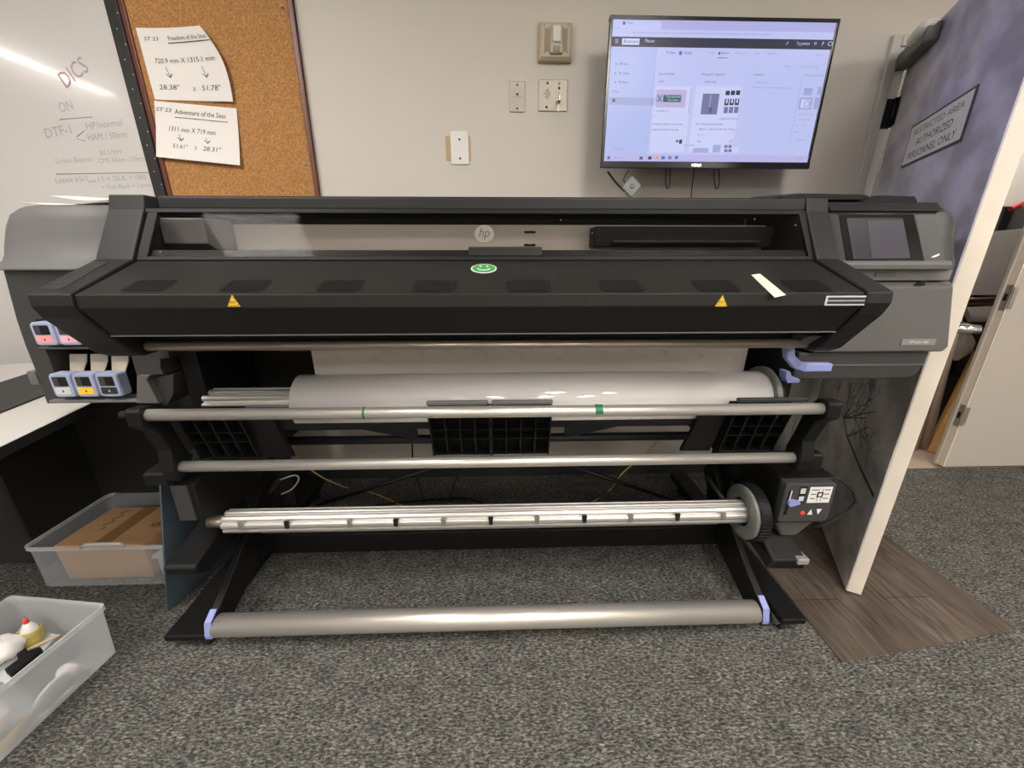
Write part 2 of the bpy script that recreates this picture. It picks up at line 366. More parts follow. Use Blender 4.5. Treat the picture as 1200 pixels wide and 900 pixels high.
# closet behind the doorway
struct(MB().box(1.60, 3.9, WY, 3.2, -.06, 0).build('floor_closet', 'closetfloor'))
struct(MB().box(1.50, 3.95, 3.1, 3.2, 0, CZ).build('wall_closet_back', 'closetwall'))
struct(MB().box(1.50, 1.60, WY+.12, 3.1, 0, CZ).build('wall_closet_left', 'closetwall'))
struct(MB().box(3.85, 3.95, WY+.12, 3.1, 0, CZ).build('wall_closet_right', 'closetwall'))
# laminate patch let into the carpet
pp = [(1.057, .856), (1.748, .948), (1.716, 1.93), (1.10, 1.93)]
struct(MB().prism(pp, 'z', -.01, .004).build('floor_patch', 'planks', base=(1.057, .856, 0)))

# mural door (open leaf)
hp_, fp_ = V((1.738, 1.958, 0)), V((1.289, 1.114, 0))
dd = (fp_-hp_).normalized(); dn = V((dd.y, -dd.x, 0))     # outward normal of the visible face
dn = dn if dn.dot(-hp_) > 0 else -dn
DLEN = (fp_-hp_).length
def dpt(a, z, off=0): return hp_+dd*a+Z_*z+dn*off
def dpix(px, py, off=0):
    return at(px, py, pl=(hp_+dn*off, dn))
b = MB().hexa([dpt(0, .012, -.002), dpt(DLEN, .012, -.002), dpt(DLEN, .012, -.046), dpt(0, .012, -.046), dpt(0, 2.03, -.002), dpt(DLEN, 2.03, -.002), dpt(DLEN, 2.03, -.046), dpt(0, 2.03, -.046)])
door = struct(b.build('door_1', 'dooredge', base=hp_, bevel=.002))
mu = MB().slab([dpt(0, .014), dpt(DLEN-.002, .014), dpt(DLEN-.002, 2.028), dpt(0, 2.028)], dn, .002)
def twig(p, q, w0, w1, depth):
    p, q = V(p), V(q); t = (q-p).normalized(); sd = t.cross(dn).normalized()
    mu.slab([p+sd*w0+dn*.0006, p-sd*w0+dn*.0006, q-sd*w1+dn*.0006, q+sd*w1+dn*.0006], dn, .0005, 1)
    if depth == 0: return
    L = (q-p).length
    for k in range(3 if depth > 1 else 2):
        f = random.uniform(.35, 1.0); a = random.choice((-1, 1))*random.uniform(.35, 1.0)
        d2 = (Matrix.Rotation(a, 3, dn) @ t); s0 = p+(q-p)*f
        twig(s0, s0+d2*L*random.uniform(.45, .75), w1*.8, w1*.4, depth-1)
trunk = [dpix(*p) for p in ((1024, 582), (1008, 548), (993, 512), (989, 490))]
for a, b_, w0, w1 in zip(trunk[:-1], trunk[1:], (.007, .006, .005), (.006, .005, .004)): twig(a, b_, w0, w1, 0)
for q in ((996, 462), (1010, 450), (1003, 470), (1022, 468), (980, 470), (1016, 490), (1026, 482)):
    twig(trunk[-1], dpix(*q), .003, .0016, 3)
twig(trunk[2], dpix(1018, 500), .003, .0015, 2); twig(trunk[2], dpix(1000, 505), .002, .001, 2)
mo = mu.build('mural', ['mural', 'tree'], door); lab(mo, 'cloudy purple grey mural print with bare black tree')
hb = MB()
for zz in (1.80, .98, .22):
    hb.tube([dpt(.0, zz-.055, .008), dpt(.0, zz+.055, .008)], .008, 12)
    hb.slab([dpt(.0, zz-.055, .002), dpt(.03, zz-.055, .002), dpt(.03, zz+.055, .002), dpt(.0, zz+.055, .002)], dn, .002)
hb.box(1.690, 1.737, 1.960, 1.99, 1.742, 1.850)
hb.build('hinge', 'blackmetal', door)
# closer arm body with pale domed end
cb = MB().hexa([dpt(.005, 1.95, 0), dpt(.29, 1.95, 0), dpt(.29, 1.95, .045), dpt(.005, 1.95, .045), dpt(.005, 2.012, 0), dpt(.29, 2.012, 0), dpt(.29, 2.012, .045), dpt(.005, 2.012, .045)])
cl = cb.build('door_closer', 'rhouse', door, bevel=.008)
db = MB().loft([[dpt(.13+.16*f, 2.006, .030)+dn*(.036*r*math.cos(a))+Z_*(.026*r*math.sin(a)) for a in [2*math.pi*k/16 for k in range(16)]] for f, r in ((0, .3), (.05, .7), (.2, .95), (.5, 1), (.8, .95), (.95, .7), (1, .3))])
db.build('closer_cap', 'white', cl)
lp = MB().slab([dpt(DLEN+.001, .965, -.003), dpt(DLEN+.001, .965, -.02), dpt(DLEN+.001, 1.035, -.02), dpt(DLEN+.001, 1.035, -.003)], dd, .0015)
lp.build('lock_plate', 'steel', door)
lv = MB().tube([dpt(DLEN-.07, 1.0, -.046), dpt(DLEN-.07, 1.0, -.12)], .013, 16).lathe(dpt(DLEN-.07, 1.0, -.046), -dn, [(0, 0), (.03, 0), (.03, .008), (0, .008)], 24)
lv.tube([dpt(DLEN-.07, 1.0, -.112), dpt(DLEN-.18, 1.0, -.112)], .011, 14).build('lever_handle', 'chrome', door)
# sign on the mural door
sp_ = [dpix(1056, 195, .004), dpix(1124, 169, .004), dpix(1133, 109, .004), dpix(1070, 146, .004)]
s0 = sp_[0]; a0, a1 = (s0-hp_).dot(dd), (sp_[1]-hp_).dot(dd)
zlo, zhi = (sp_[0].z+sp_[1].z)/2, (sp_[2].z+sp_[3].z)/2
sg = MB().slab([dpt(a0, zlo, .004), dpt(a1, zlo, .004), dpt(a1, zhi, .004), dpt(a0, zhi, .004)], dn, .003, 0)
e_ = .008
sg.slab([dpt(a0+e_, zlo+e_, .0046), dpt(a1-e_, zlo+e_, .0046), dpt(a1-e_, zhi-e_, .0046), dpt(a0+e_, zhi-e_, .0046)], dn, .0008, 1)
hh = zhi-zlo; ww = a1-a0
for tx, fz, fh, fw, mm in (('RESTRICTED AREA', .70, .14, .80, 4), ('AUTHORIZED', .42, .17, .60, 3), ('PERSONNEL ONLY', .14, .17, .80, 3)):
    sg.text(tx, dpt((a0+a1)/2, zlo+hh*fz, .0046), dd, Z_, hh*fh, ww*fw, mm, 'c', lift=.0004)
tag(sg.build('door_sign', ['signdark', 'signgrey', 'markgrey', 'ink', 'rhouse']), 'grey restricted area sign with dark border on the cloudy mural door', 'sign')

# second leaf, closed, with empty mortise plates on its edge
dl = MB().box(2.622, 3.545, 1.972, 2.018, .012, 2.03)
d2 = struct(dl.build('door_2', ['doorface'], bevel=.002))
MB().box(2.616, 2.622, 1.974, 2.016, .014, 2.028).build('leaf_edge', 'dooredge', d2)
MB().box(2.602, 2.616, 2.004, 2.024, .014, 2.028).build('astragal', 'doorface', d2, bevel=.004)
for z0, z1 in ((.93, 1.06), (.27, .40)):
    MB().box(2.6135, 2.6162, 1.976, 2.008, z0, z1).box(2.611, 2.615, 1.986, 1.998, (z0+z1)/2-.015, (z0+z1)/2+.02, 1).build('mortise_plate', ['plate', 'deep'], d2)
    MB().box(2.616, 2.640, 1.9695, 1.973, z0+.01, z1-.01).build('strike_plate', 'plate', d2)

# closet contents
def closet():
    # shelf unit
    u = thing('storage_shelf', 'black storage shelf inside the closet behind the open doorway', 'shelf', (3.0, 2.65, 0))
    MB().box(2.05, 3.7, 2.42, 3.0, 1.16, 1.20).build('shelf_board', 'blackmetal', u, bevel=.003)
    for x in (2.06, 3.66):
        for y in (2.43, 2.96): MB().box(x, x+.03, y, y+.03, 0, 1.9).build('post', 'blackmetal', u)
    def leaning(name, pix, Y0, th, m, label, cat):
        p = [at(x, y, Y=yy) for (x, y, yy) in pix]
        n = (p[1]-p[0]).cross(p[2]-p[0]).normalized()
        if n.y > 0: n = -n
        return tag(MB().slab(p, n, th).build(name, m, bevel=.002), label, cat)
    leaning('stone_board', ((1138, 346, 2.36), (1170, 346, 2.36), (1200, 268, 2.40), (1153, 272, 2.40)), 0, .03, 'greyboard', 'tall pale grey wood-grained board leaning under the closet shelf', 'board')
    leaning('small_board', ((1140, 377, 2.32), (1157, 377, 2.32), (1163, 359, 2.34), (1133, 360, 2.34)), 0, .03, 'greyboard', 'small pale board end below the brown rods in the closet', 'board')
    leaning('sheet_panel', ((1168, 242, 2.46), (1205, 242, 2.46), (1216, 165, 2.52), (1196, 165, 2.52)), 0, .01, 'paper', 'pale sheet standing on the black closet shelf', 'panel')
    for k, (a, b_) in enumerate((((1132, 351), (1172, 350)), ((1133, 356), (1171, 356)))):
        tag(MB().tube([at(*a, Y=2.31), at(*b_, Y=2.31)], .011, 12).build('wooden_rod', 'brown'), ('upper', 'lower')[k]+' dark brown rod lying across the closet above the small board', 'rod', 'brown rods in the closet')
    tag(MB().tube([at(1184, 245, Y=2.4), at(1200, 238, Y=2.42)], .012, 10).build('red_tool_handle', 'red'), 'short red handle lying on the black closet shelf', 'tool')
    for k, (pb, pt, r, m, l) in enumerate((((1084, 521), (1114, 400), .028, 'tube', 'thick grey brown cardboard tube standing upright in the closet'),
                                       ((1071, 521), (1092, 450), .025, 'tube', 'brown cardboard tube standing right behind the mural door edge'))):
        b0 = at(*pb, Z=.03); tp = at(pt[0], pt[1], Y=b0.y+.03)
        o = thing('cardboard_tube', l, 'tube', b0-Z_*.03, 'cardboard tubes in the closet')
        MB().lathe(b0-Z_*.03, tp-b0, [(r*.8, 0), (r, 0), (r, (tp-b0).length+.4), (r*.8, (tp-b0).length+.4), (r*.8, 0)], 24).build('tube_wall', m, o)
    p0, p1, q0, q1 = at(1086, 528, Z=.004), at(1099, 533, Z=.004), at(1143, 412, Y=2.34), at(1148, 415, Y=2.30)
    d = V((0, .1, 0))
    pw = MB().hexa([p0, p1, p1+V((.02, .03, 0)), p0+V((.02, .03, 0)), q0, q1, q1+V((.02, .03, 0)), q0+V((.02, .03, 0))])
    tag(pw.build('wood_plank', 'wood', bevel=.002), 'orange pine plank leaning beside the closed door leaf', 'plank')
    bx = MB().box(2.75, 3.15, 2.45, 2.8, .0, .42)
    tag(bx.build('closet_carton', 'boardblack', bevel=.004), 'dark carton standing on the closet floor behind the tubes', 'box')
    ms = thing('folded_bag', 'pale crumpled bag wedged behind the cardboard tube', 'bag', at(1126, 412, Y=2.4))
    mb = MB(); c = at(1126, 405, Y=2.4)
    secs = []
    for j in range(9):
        tt = j/8; rr = .055*math.sin(math.pi*(.1+.8*tt))
        secs.append([c+V((rr*1.2*math.cos(a)*(1+.25*math.sin(3*a+j)), rr*.8*math.sin(a), -.09+.18*tt+.012*math.sin(5*a))) for a in [2*math.pi*k/14 for k in range(14)]])
    mb.loft(secs).build('bag_body', 'cloth', ms)
closet()
o = thing('added_closet_light', 'small round fill lamp added inside the closet', 'light', (2.75, 2.25, CZ), 'added closet lamp')  # invented lamp, added to brighten the closet contents
MB().lathe((2.75, 2.25, CZ-.05), Z_, [(0, 0), (.10, .01), (.13, .05)], 24).build('added_globe', mat('added_closet_glow', (1, .93, .84), .5, emit=130.0), o)

# ================================================================== WALL THINGS
# whiteboard
wb = thing('whiteboard', 'large glossy whiteboard with faint marker notes left of the corkboard', 'whiteboard', (-2.4, WY, .62))
s_ = MB().box(-3.6, -1.517, WY-.02, WY, .62, 2.4)
wy = WY-.0206
def wpt(px, py): return at(px, py, Y=wy)
def wtxt(t, px, py, px2, hpx, m, rise=0, sh=.15):
    a, b_ = wpt(px, py), wpt(px2, py+rise); xd = (b_-a).normalized(); yd = V((-xd.z, 0, xd.x))
    s_.text(t, a, xd, yd, hpx/455*1.75, (b_-a).length, m, 'l', sh, lift=.0004)
wtxt('DICS', 78, 104, 106, 14, 2, -22)
wtxt('ON', 72, 132, 88, 9, 1, -4)
wtxt('DTF-1', 55, 162, 86, 9, 1, -6); wtxt('HP/normal', 102, 152, 145, 6.5, 1, -5); wtxt('HAM / 50mm', 104, 165, 150, 6.5, 1, -4)
wtxt('Screen Beacon', 66, 192, 108, 5, 1, -3); wtxt('BLUSH', 118, 182, 143, 4.5, 1, -2); wtxt('CMS 55um / 50mm', 116, 191, 172, 4.5, 1, -3)
wtxt('Latex 65/1', 66, 215, 104, 5.5, 1, -3); wtxt('15 + SILK + 060', 116, 213, 172, 5.5, 1, -3); wtxt('+ Pink Bank + Lanco', 120, 222, 178, 4.5, 1, -3)
for a, b_ in (((70, 140), (108, 137)), ((66, 204), (174, 202)), ((90, 160), (99, 153)), ((90, 162), (100, 166)), ((104, 213), (113, 212))):
    s_.tube([wpt(*a), wpt(*b_)], .0016, 6, 1)
s_.build('board_surface', ['wb', 'markgrey', 'markpink'], wb)
fr = MB().box(-1.517, -1.470, WY-.03, WY, .60, 2.42)
for k in range(36):
    z = .65+k*.05
    fr.lathe((-1.484+.018*(k % 2)-.009, WY-.0305, z), NY, [(0, .0006), (.0028, .0006), (.0028, 0)], 8, 1)
fo = fr.build('frame', ['blackframe', 'dot'], wb, bevel=.003)
MB().box(-3.6, -1.517, WY-.075, WY-.001, .585, .62).build('pen_tray', 'white', wb, bevel=.004)
# corkboard
cbx = thing('corkboard', 'cork notice board in a thin cherry wood frame', 'notice board', (-1.13, WY, 1.45))
MB().box(-1.452, -.822, WY-.014, WY, 1.25, 2.45).build('cork_panel', 'cork', cbx)
f = MB().box(-1.468, -1.450, WY-.022, WY, 1.24, 2.47).box(-.824, -.806, WY-.022, WY, 1.24, 2.47).box(-1.468, -.806, WY-.022, WY, 1.235, 1.253).box(-1.468, -.806, WY-.022, WY, 2.447, 2.47)
f.build('frame', 'brownframe', cbx, bevel=.003)
for k, (px, py) in enumerate(((331, 9), (358, 193))):
    c = at(px, py, Y=WY-.014)
    tag(MB().lathe(c, NY, [(0, .012), (.004, .012), (.005, .009), (.003, .005), (.005, .001), (.0055, 0)], 12).build('push_pin', 'plate'), ('metal push pin near the top right of the corkboard', 'metal push pin low on the right of the corkboard')[k], 'pin', 'push pins in the corkboard')
# two paper notes, edges lifting from the board
def note(corners, lines, label, curl, bulge=0):
    P = [at(x, y, Y=WY-.03) for x, y in corners]   # TL TR BR BL
    N = 12
    def pt(u, v):
        a = P[0].lerp(P[1], u); b_ = P[3].lerp(P[2], u); p = a.lerp(b_, v)
        return V((p.x+bulge*u*u*math.sin(math.pi*v), WY-.0152-curl(u, v), p.z+bulge*.5*u*u*math.sin(math.pi*v)))
    mb = MB(); vs = [pt(i/N, j/N) for j in range(N+1) for i in range(N+1)]
    fs = [(j*(N+1)+i, j*(N+1)+i+1, (j+1)*(N+1)+i+1, (j+1)*(N+1)+i) for j in range(N) for i in range(N)]
    mb.add(vs, fs, 0, True)
    vs2 = [p+V((0, .0006, 0)) for p in vs]; mb.add(vs2, [f[::-1] for f in fs], 0, True)
    def put(t, u0, u1, v, hf):
        sub = MB(); sub.text(t, (0, 0, 0), X_, Y_, hf*.85, u1-u0, 0, 'l', .15, 0)
        mb.add([pt(min(1, u0+q.x), v-q.y)+V((0, -.0009, 0)) for q in sub.v], sub.f, 1)
    def stroke(u0, v0, u1, v1, w_):
        a, b_ = pt(u0, v0), pt(u1, v1); mb.tube([a+V((0, -.001, 0)), b_+V((0, -.001, 0))], w_, 6, 1)
    for l in lines:
        if l[0] == 't': put(*l[1:])
        else: stroke(*l[1:])
    tag(mb.build('paper_note', ['paper', 'ink'], recalc=False), label, 'paper', 'paper notes on the corkboard')
def arrow(u, v0, v1):
    return [('s', u, v0, u+.02, v1, .0009), ('s', u-.02, v1-.05, u+.02, v1, .0013), ('s', u+.05, v1-.05, u+.02, v1, .0013)]
note(((155, 30), (238, 33), (273, 119), (178, 115)),
     [('t', 'ST 23', .08, .28, .17, .06), ('t', 'Freedom of the Seas', .42, .98, .17, .07), ('s', .40, .21, .99, .21, .0011), ('t', '720.9 mm X 1315.1 mm', .14, .92, .48, .08),
      ('t', '28.38"', .10, .36, .85, .08), ('t', 'X', .52, .56, .87, .07), ('t', '51.78"', .64, .88, .86, .08)]+arrow(.26, .53, .68)+arrow(.72, .54, .69),
     'upper white paper note with handwritten sizes, right edge curling', lambda u, v: .035*u*u*(1-.6*v), .026)
note(((178, 117), (275, 126), (282, 194), (184, 184)),
     [('t', 'ST 23', .02, .2, .17, .08), ('t', 'Adventure of the Seas', .24, .86, .19, .10), ('s', .24, .25, .88, .25, .0011), ('t', '1311 mm X 719 mm', .16, .72, .50, .10),
      ('t', '51.61"', .2, .38, .80, .09), ('t', 'X', .46, .49, .80, .08), ('t', '28.31"', .56, .78, .80, .10)]+arrow(.28, .55, .66)+arrow(.60, .56, .66),
     'lower white paper note with handwritten sizes below the curling one', lambda u, v: .004+.016*v*v)

# wall plates
def plate_box(x0, x1, z0, z1, th, name, m, parent, r=.004): return MB().prism(rrect(x0, x1, z0, z1, r, 3), 'y', WY-th, WY+.0005).build(name, m, parent, bevel=.0025)
A, B = at(527.5, 154, Y=WY), at(550, 193, Y=WY)
x0, x1, z0, z1 = (A.x, B.x, B.z, A.z)
o = tag(MB().box(x0-.022, x1+.008, z0*0+WY-.002, WY, z0+.014, z1-.018).build('bare_paint_patch', 'patchpaint'), 'tan patch of older paint behind the white blank plate', 'paint patch')
bp = thing('blank_plate', 'white blank switch plate on a tan paint patch', 'wall plate', ((x0+x1)/2, WY, z0))
plate_box(x0, x1, z0, z1, .008, 'cover', 'white', bp)
for dz in (.25, .82): MB().lathe(((x0+x1)/2, WY-.008, z0+(z1-z0)*(1-dz+.0)), NY, [(0, .002), (.004, .0015), (.0045, 0)], 12).build('screw', 'blackmetal', bp)
A, B = at(597, 95.5, Y=WY), at(615, 132, Y=WY); x0, x1, z0, z1 = A.x, B.x, B.z, A.z
kp = thing('key_switch_plate', 'narrow stainless steel plate with a small keyhole left of the keyed plate', 'wall plate', ((x0+x1)/2, WY, z0))
plate_box(x0, x1, z0, z1, .006, 'cover', 'plate', kp)
for fz, r in ((.12, .004), (.58, .005), (.88, .004)): MB().lathe(((x0+x1)/2, WY-.006, z0+(z1-z0)*fz), NY, [(0, .002), (r*.6, .002), (r, 0)], 12).build('screw', 'blackmetal', kp)
MB().text('KEY SWITCH', ((x0+x1)/2, WY-.0062, z0+(z1-z0)*.47), X_, Z_, .004, .04, 0, 'c').build('marking', 'ink', kp)
A, B = at(631.5, 93.5, Y=WY), at(664, 131, Y=WY); x0, x1, z0, z1 = A.x, B.x, B.z, A.z
ap = thing('alarm_control_plate', 'square stainless steel plate with speaker holes and a key in it', 'wall plate', ((x0+x1)/2, WY, z0))
plate_box(x0, x1, z0, z1, .006, 'cover', 'plate', ap)
W_, H_ = x1-x0, z1-z0
g = MB()
for i in range(-2, 3):
    for j in range(-3, 4):
        if abs(i)+abs(j)*.7 <= 2.6: g.lathe((x0+W_*.29+i*.0065+(.003 if j % 2 else 0), WY-.0062, z0+H_*.55+j*.006), NY, [(0, .0004), (.002, .0004), (.002, 0)], 8)
g.build('speaker_holes', 'ink', ap)
for fx, fz, m in ((.3, .88, 'ink'), (.7, .88, 'plate'), (.7, .73, 'ink'), (.28, .13, 'ink')): MB().lathe((x0+W_*fx, WY-.006, z0+H_*fz), NY, [(0, .003), (.004, .002), (.005, 0)], 12).build('screw', m, ap)
MB().lathe((x0+W_*.7, WY-.006, z0+H_*.57), NY, [(0, .003), (.003, .002), (.004, 0)], 12).build('indicator', 'yellow', ap)
MB().lathe((x0+W_*.69, WY-.006, z0+H_*.34), NY, [(0, .012), (.008, .012), (.011, .002), (.012, 0)], 20).build('lock_cylinder', 'chrome', ap)
kc = V((x0+W_*.69, WY-.018, z0+H_*.34))
k = MB().box(kc.x-.001, kc.x+.001, WY-.034, WY-.018, kc.z-.004, kc.z+.004).box(kc.x-.002, kc.x+.002, WY-.046, WY-.032, kc.z-.010, kc.z+.010)
kk = []
for q in range(17): a = 2*math.pi*q/16; kk.append(kc+V((.006*math.cos(a), -.022, -.018+.011*math.sin(a))))
k.tube(kk, .0008, 6).box(kc.x-.006, kc.x-.003, WY-.041, WY-.039, kc.z-.052, kc.z-.026)
tag(k.build('key', 'steel'), 'small key with a ring hanging from the square steel plate', 'key')
# strobe
A, B = at(631.5, 25.5, Y=WY-.02), at(669.5, 72, Y=WY-.02); x0, x1, z0, z1 = A.x, B.x, B.z, A.z
st = thing('alarm_strobe', 'almond fire alarm strobe box above the square steel plate', 'alarm', ((x0+x1)/2, WY, z0))
W_, H_ = x1-x0, z1-z0
pb = MB(); sec = lambda i, y: [(x0+i, y, z0+i), (x1-i, y, z0+i), (x1-i, y, z1-i), (x0+i, y, z1-i)]
pb.loft([sec(0, WY), sec(0, WY-.02), sec(.012, WY-.032)], smooth=False).build('back_box', 'almond', st, bevel=.002)
for fx in (.24, .78): MB().box(x0+W_*(fx-.07), x0+W_*(fx+.07), WY-.0335, WY-.031, z0+H_*.22, z0+H_*.80).build('horn_slot', 'almonddark', st)
for fx in (.16, .86):
    for fz in (.2, .88): MB().lathe((x0+W_*fx, WY-.032, z0+H_*fz), NY, [(0, .002), (.003, .0015), (.0035, 0)], 10).build('screw', 'plate', st)
cx = x0+W_*.52
MB().hexa([(cx-.026, WY-.046, z0+H_*.15), (cx+.026, WY-.046, z0+H_*.15), (cx+.026, WY-.03, z0+H_*.12), (cx-.026, WY-.03, z0+H_*.12), (cx-.022, WY-.043, z0+H_*.86), (cx+.022, WY-.043, z0+H_*.86), (cx+.024, WY-.03, z0+H_*.9), (cx-.024, WY-.03, z0+H_*.9)]).build('lens_housing', 'almond', st, bevel=.004)
MB().hexa([(cx-.016, WY-.055, z0+H_*.42), (cx+.016, WY-.055, z0+H_*.42), (cx+.018, WY-.042, z0+H_*.38), (cx-.018, WY-.042, z0+H_*.38), (cx-.016, WY-.052, z0+H_*.82), (cx+.016, WY-.052, z0+H_*.82), (cx+.018, WY-.042, z0+H_*.86), (cx-.018, WY-.042, z0+H_*.86)]).build('lens', 'lens', st, bevel=.004)
MB().box(cx-.014, cx+.014, WY-.049, WY-.042, z0+H_*.17, z0+H_*.32).build('lens_foot', 'almonddark', st, bevel=.002)

# ------------------------------------------------------------------ television
TY = 1.80
c4 = [at(716, 15, Y=TY), at(985, 25, Y=TY), at(946, 200, Y=TY), at(703, 195, Y=TY)]
tx0 = (c4[0].x+c4[3].x)/2; tx1 = (c4[1].x+c4[2].x)/2; tz1 = (c4[0].z+c4[1].z)/2; tz0 = (c4[2].z+c4[3].z)/2
tv = thing('television', 'black flat television on the wall showing a task planner page', 'television', ((tx0+tx1)/2, WY, tz0))
MB().box(tx0+.02, tx1-.02, TY+.006, TY+.055, tz0+.01, tz1-.01).box(tx0+.15, tx1-.15, TY+.05, TY+.085, tz0+.05, tz0+.32).build('back_shell', 'smoke', tv, bevel=.006)
bz = MB(); bw, bb = .012, .024
bz.box(tx0, tx1, TY-.004, TY+.012, tz1-bw, tz1).box(tx0, tx1, TY-.006, TY+.012, tz0, tz0+bb).box(tx0, tx0+bw, TY-.004, TY+.012, tz0+bb, tz1-bw).box(tx1-bw, tx1, TY-.004, TY+.012, tz0+bb, tz1-bw)
bz.build('bezel', 'smoke', tv, bevel=.002)
MB().box(tx0+.375, tx0+.415, TY-.007, TY-.004, tz0+.006, tz0+.016).build('maker_badge', 'chrome', tv)
MB().box(.75, .95, TY+.08, WY, 1.68, 1.92).build('wall_mount', 'blackmetal', tv)
sx0, sx1, sz0, sz1 = tx0+bw, tx1-bw, tz0+bb, tz1-bw
sc = MB().box(sx0, sx1, TY, TY+.008, sz0, sz1, 0)
keys = list(SCR)
def UV(x, y):   # reading position on a close-up of the page -> fraction of the page
    u = .5; v = .5
    for _ in range(12):
        xl = 82-47*v; xr = 1150-130*v; u = (x-xl)/(xr-xl); yt = 42+43*u; yb = 745+20*u; v = (y-yt)/(yb-yt)
    return u, v
lay = [0]
def SR(x0, y0, x1, y1, m):
    u0, v0 = UV(x0, y0); u1, _ = UV(x1, y0); _, v1 = UV(x0, y1)
    SU(u0, v0, u1, v1, m)
def SU(u0, v0, u1, v1, m):
    u0, u1 = max(0, u0), min(1, u1); v0, v1 = max(0, v0), min(1, v1)
    lay[0] += 1; y = TY-.0004-.00003*lay[0]
    X0, X1 = sx0+(sx1-sx0)*u0, sx0+(sx1-sx0)*u1; Z0, Z1 = sz1-(sz1-sz0)*v0, sz1-(sz1-sz0)*v1
    sc.add([(X0, y, Z1), (X1, y, Z1), (X1, y, Z0), (X0, y, Z0)], [(0, 1, 2, 3)], keys.index(m))
def ST(t, x, y, x1, h, m='txt'):
    u0, v0 = UV(x, y); u1, _ = UV(x1, y)
    X0 = sx0+(sx1-sx0)*u0; W = (sx1-sx0)*(u1-u0); Z = sz1-(sz1-sz0)*v0
    sc.text(t, (X0, TY-.0040, Z), X_, Z_, h/700*(sz1-sz0), W, keys.index(m), ext=0, lift=0)
SU(0, 0, 1, .062, 'tab'); SU(0, 0, .038, .055, 'bg'); SU(.03, .008, .215, .062, 'bg'); ST('Planner', 148, 66, 175, 9); SR(128, 54, 140, 68, 'txt')
SU(0, .062, 1, .112, 'bg'); ST('https://planner.cloud/webui/plan/view/board?tid=tasks', 175, 110, 840, 10, 'line')
SU(0, .112, 1, .178, 'bar')
SR(125, 130, 208, 160, 'white'); ST('Business', 132, 152, 200, 14); ST('Planner', 232, 154, 278, 16, 'white'); SR(92, 134, 107, 136, 'white'); SR(92, 141, 107, 143, 'white'); SR(92, 148, 107, 150, 'white')
ST('Try premium', 956, 182, 1020, 16, 'white'); ST('?', 1078, 186, 1088, 16, 'white'); ST('o', 1040, 183, 1053, 20, 'white'); ST('/', 905, 180, 916, 16, 'white'); ST('O', 1106, 190, 1130, 22, 'white')
SU(0, .178, .205, .945, 'side'); SR(62, 412, 280, 450, 'faint')
for tx, x, y, x1 in (('My Day', 112, 256, 152), ('My Tasks', 108, 301, 156), ('My Plans', 106, 344, 152)): ST(tx, x, y, x1, 11); SR(x-20, y-11, x-10, y, 'line')
ST('Pinned', 78, 388, 106, 9); SR(78, 418, 92, 436, 'txt'); ST('Board', 102, 424, 126, 9, 'line'); ST('Plan', 102, 438, 120, 8, 'line'); ST('+ New plan', 76, 683, 134, 10, 'line')
SU(.204, .178, .2055, .90, 'line'); SR(258, 655, 420, 657, 'line')
ST('My Plans', 334, 208, 376, 11); SR(396, 196, 410, 214, 'blu'); ST('BOARD', 418, 213, 454, 13); ST('Grid', 540, 214, 562, 11, 'line'); ST('Board', 598, 216, 630, 12); SR(580, 230, 628, 233, 'txt'); SR(584, 204, 594, 216, 'txt')
ST('Schedule', 664, 218, 712, 11, 'line'); ST('Charts', 750, 221, 780, 11, 'line'); ST('Goals', 816, 223, 858, 11, 'line'); ST('Filter', 1052, 234, 1084, 10, 'line')
ST('Not Yet Made', 298, 308, 372, 11); ST('Waiting for Approval', 502, 314, 612, 11); ST('Completed', 752, 320, 798, 9); ST('Shipping', 996, 328, 1092, 9, 'line')
ST('+ Add task', 512, 350, 574, 10); ST('+ Add task', 756, 358, 820, 9, 'line'); ST('Filters', 900, 284, 930, 9, 'line'); ST('Group by Bucket', 978, 287, 1064, 9, 'line'); ST('task', 296, 342, 322, 9)
SR(744, 376, 940, 378, 'line'); SR(480, 360, 710, 362, 'white'); SR(286, 360, 462, 700, 'white'); SR(478, 366, 700, 700, 'white'); SR(290, 378, 434, 466, 'pinkish')
SR(322, 405, 408, 440, 'greenb'); ST('Thunderbolt', 330, 420, 402, 11, 'white'); ST('Studio', 340, 436, 396, 10, 'white'); SR(286, 402, 318, 440, 'faint'); ST('X', 288, 440, 314, 34, 'greenb')
SR(455, 372, 458, 500, 'line'); SR(512, 402, 592, 506, 'photo'); SR(542, 470, 556, 500, 'txt'); SR(548, 410, 552, 470, 'faint')
for i in range(3):
    for j in range(3):
        SR(622+i*25-j*4, 390+j*40, 642+i*25-j*4, 412+j*40 if j == 0 else 422+j*40, 'bar' if j < 2 else 'photo')
        if j == 1: SR(628+i*25-j*4, 432, 636+i*25-j*4, 452, 'white')
ST('Suggested Products', 590, 533, 678, 9); ST('Artist Details Details', 498, 560, 606, 10); ST('Board 1 - Queue of the day / Tasks', 492, 586, 664, 10); ST('2 / 1', 488, 616, 508, 10); ST('Day', 484, 650, 500, 11); ST('O', 476, 562, 488, 12)
ST('by type for Member of the team', 272, 556, 412, 10); ST('copy and finish if missing', 266, 584, 392, 10); ST('customer, arc', 288, 489, 346, 9); ST('+ .', 276, 516, 290, 9)
SR(382, 636, 394, 648, 'txt'); SR(398, 634, 412, 656, 'bar'); SR(410, 654, 476, 672, 'white'); ST('Add to task', 418, 668, 470, 8)
SR(470, 672, 690, 704, 'white'); SR(466, 680, 540, 704, 'faint'); SR(562, 664, 600, 704, 'faint'); ST('O', 636, 656, 652, 18, 'rd')
for i in range(2):
    for j in range(2): SR(616+i*20, 666+j*22, 632+i*20, 682+j*22, 'photo')
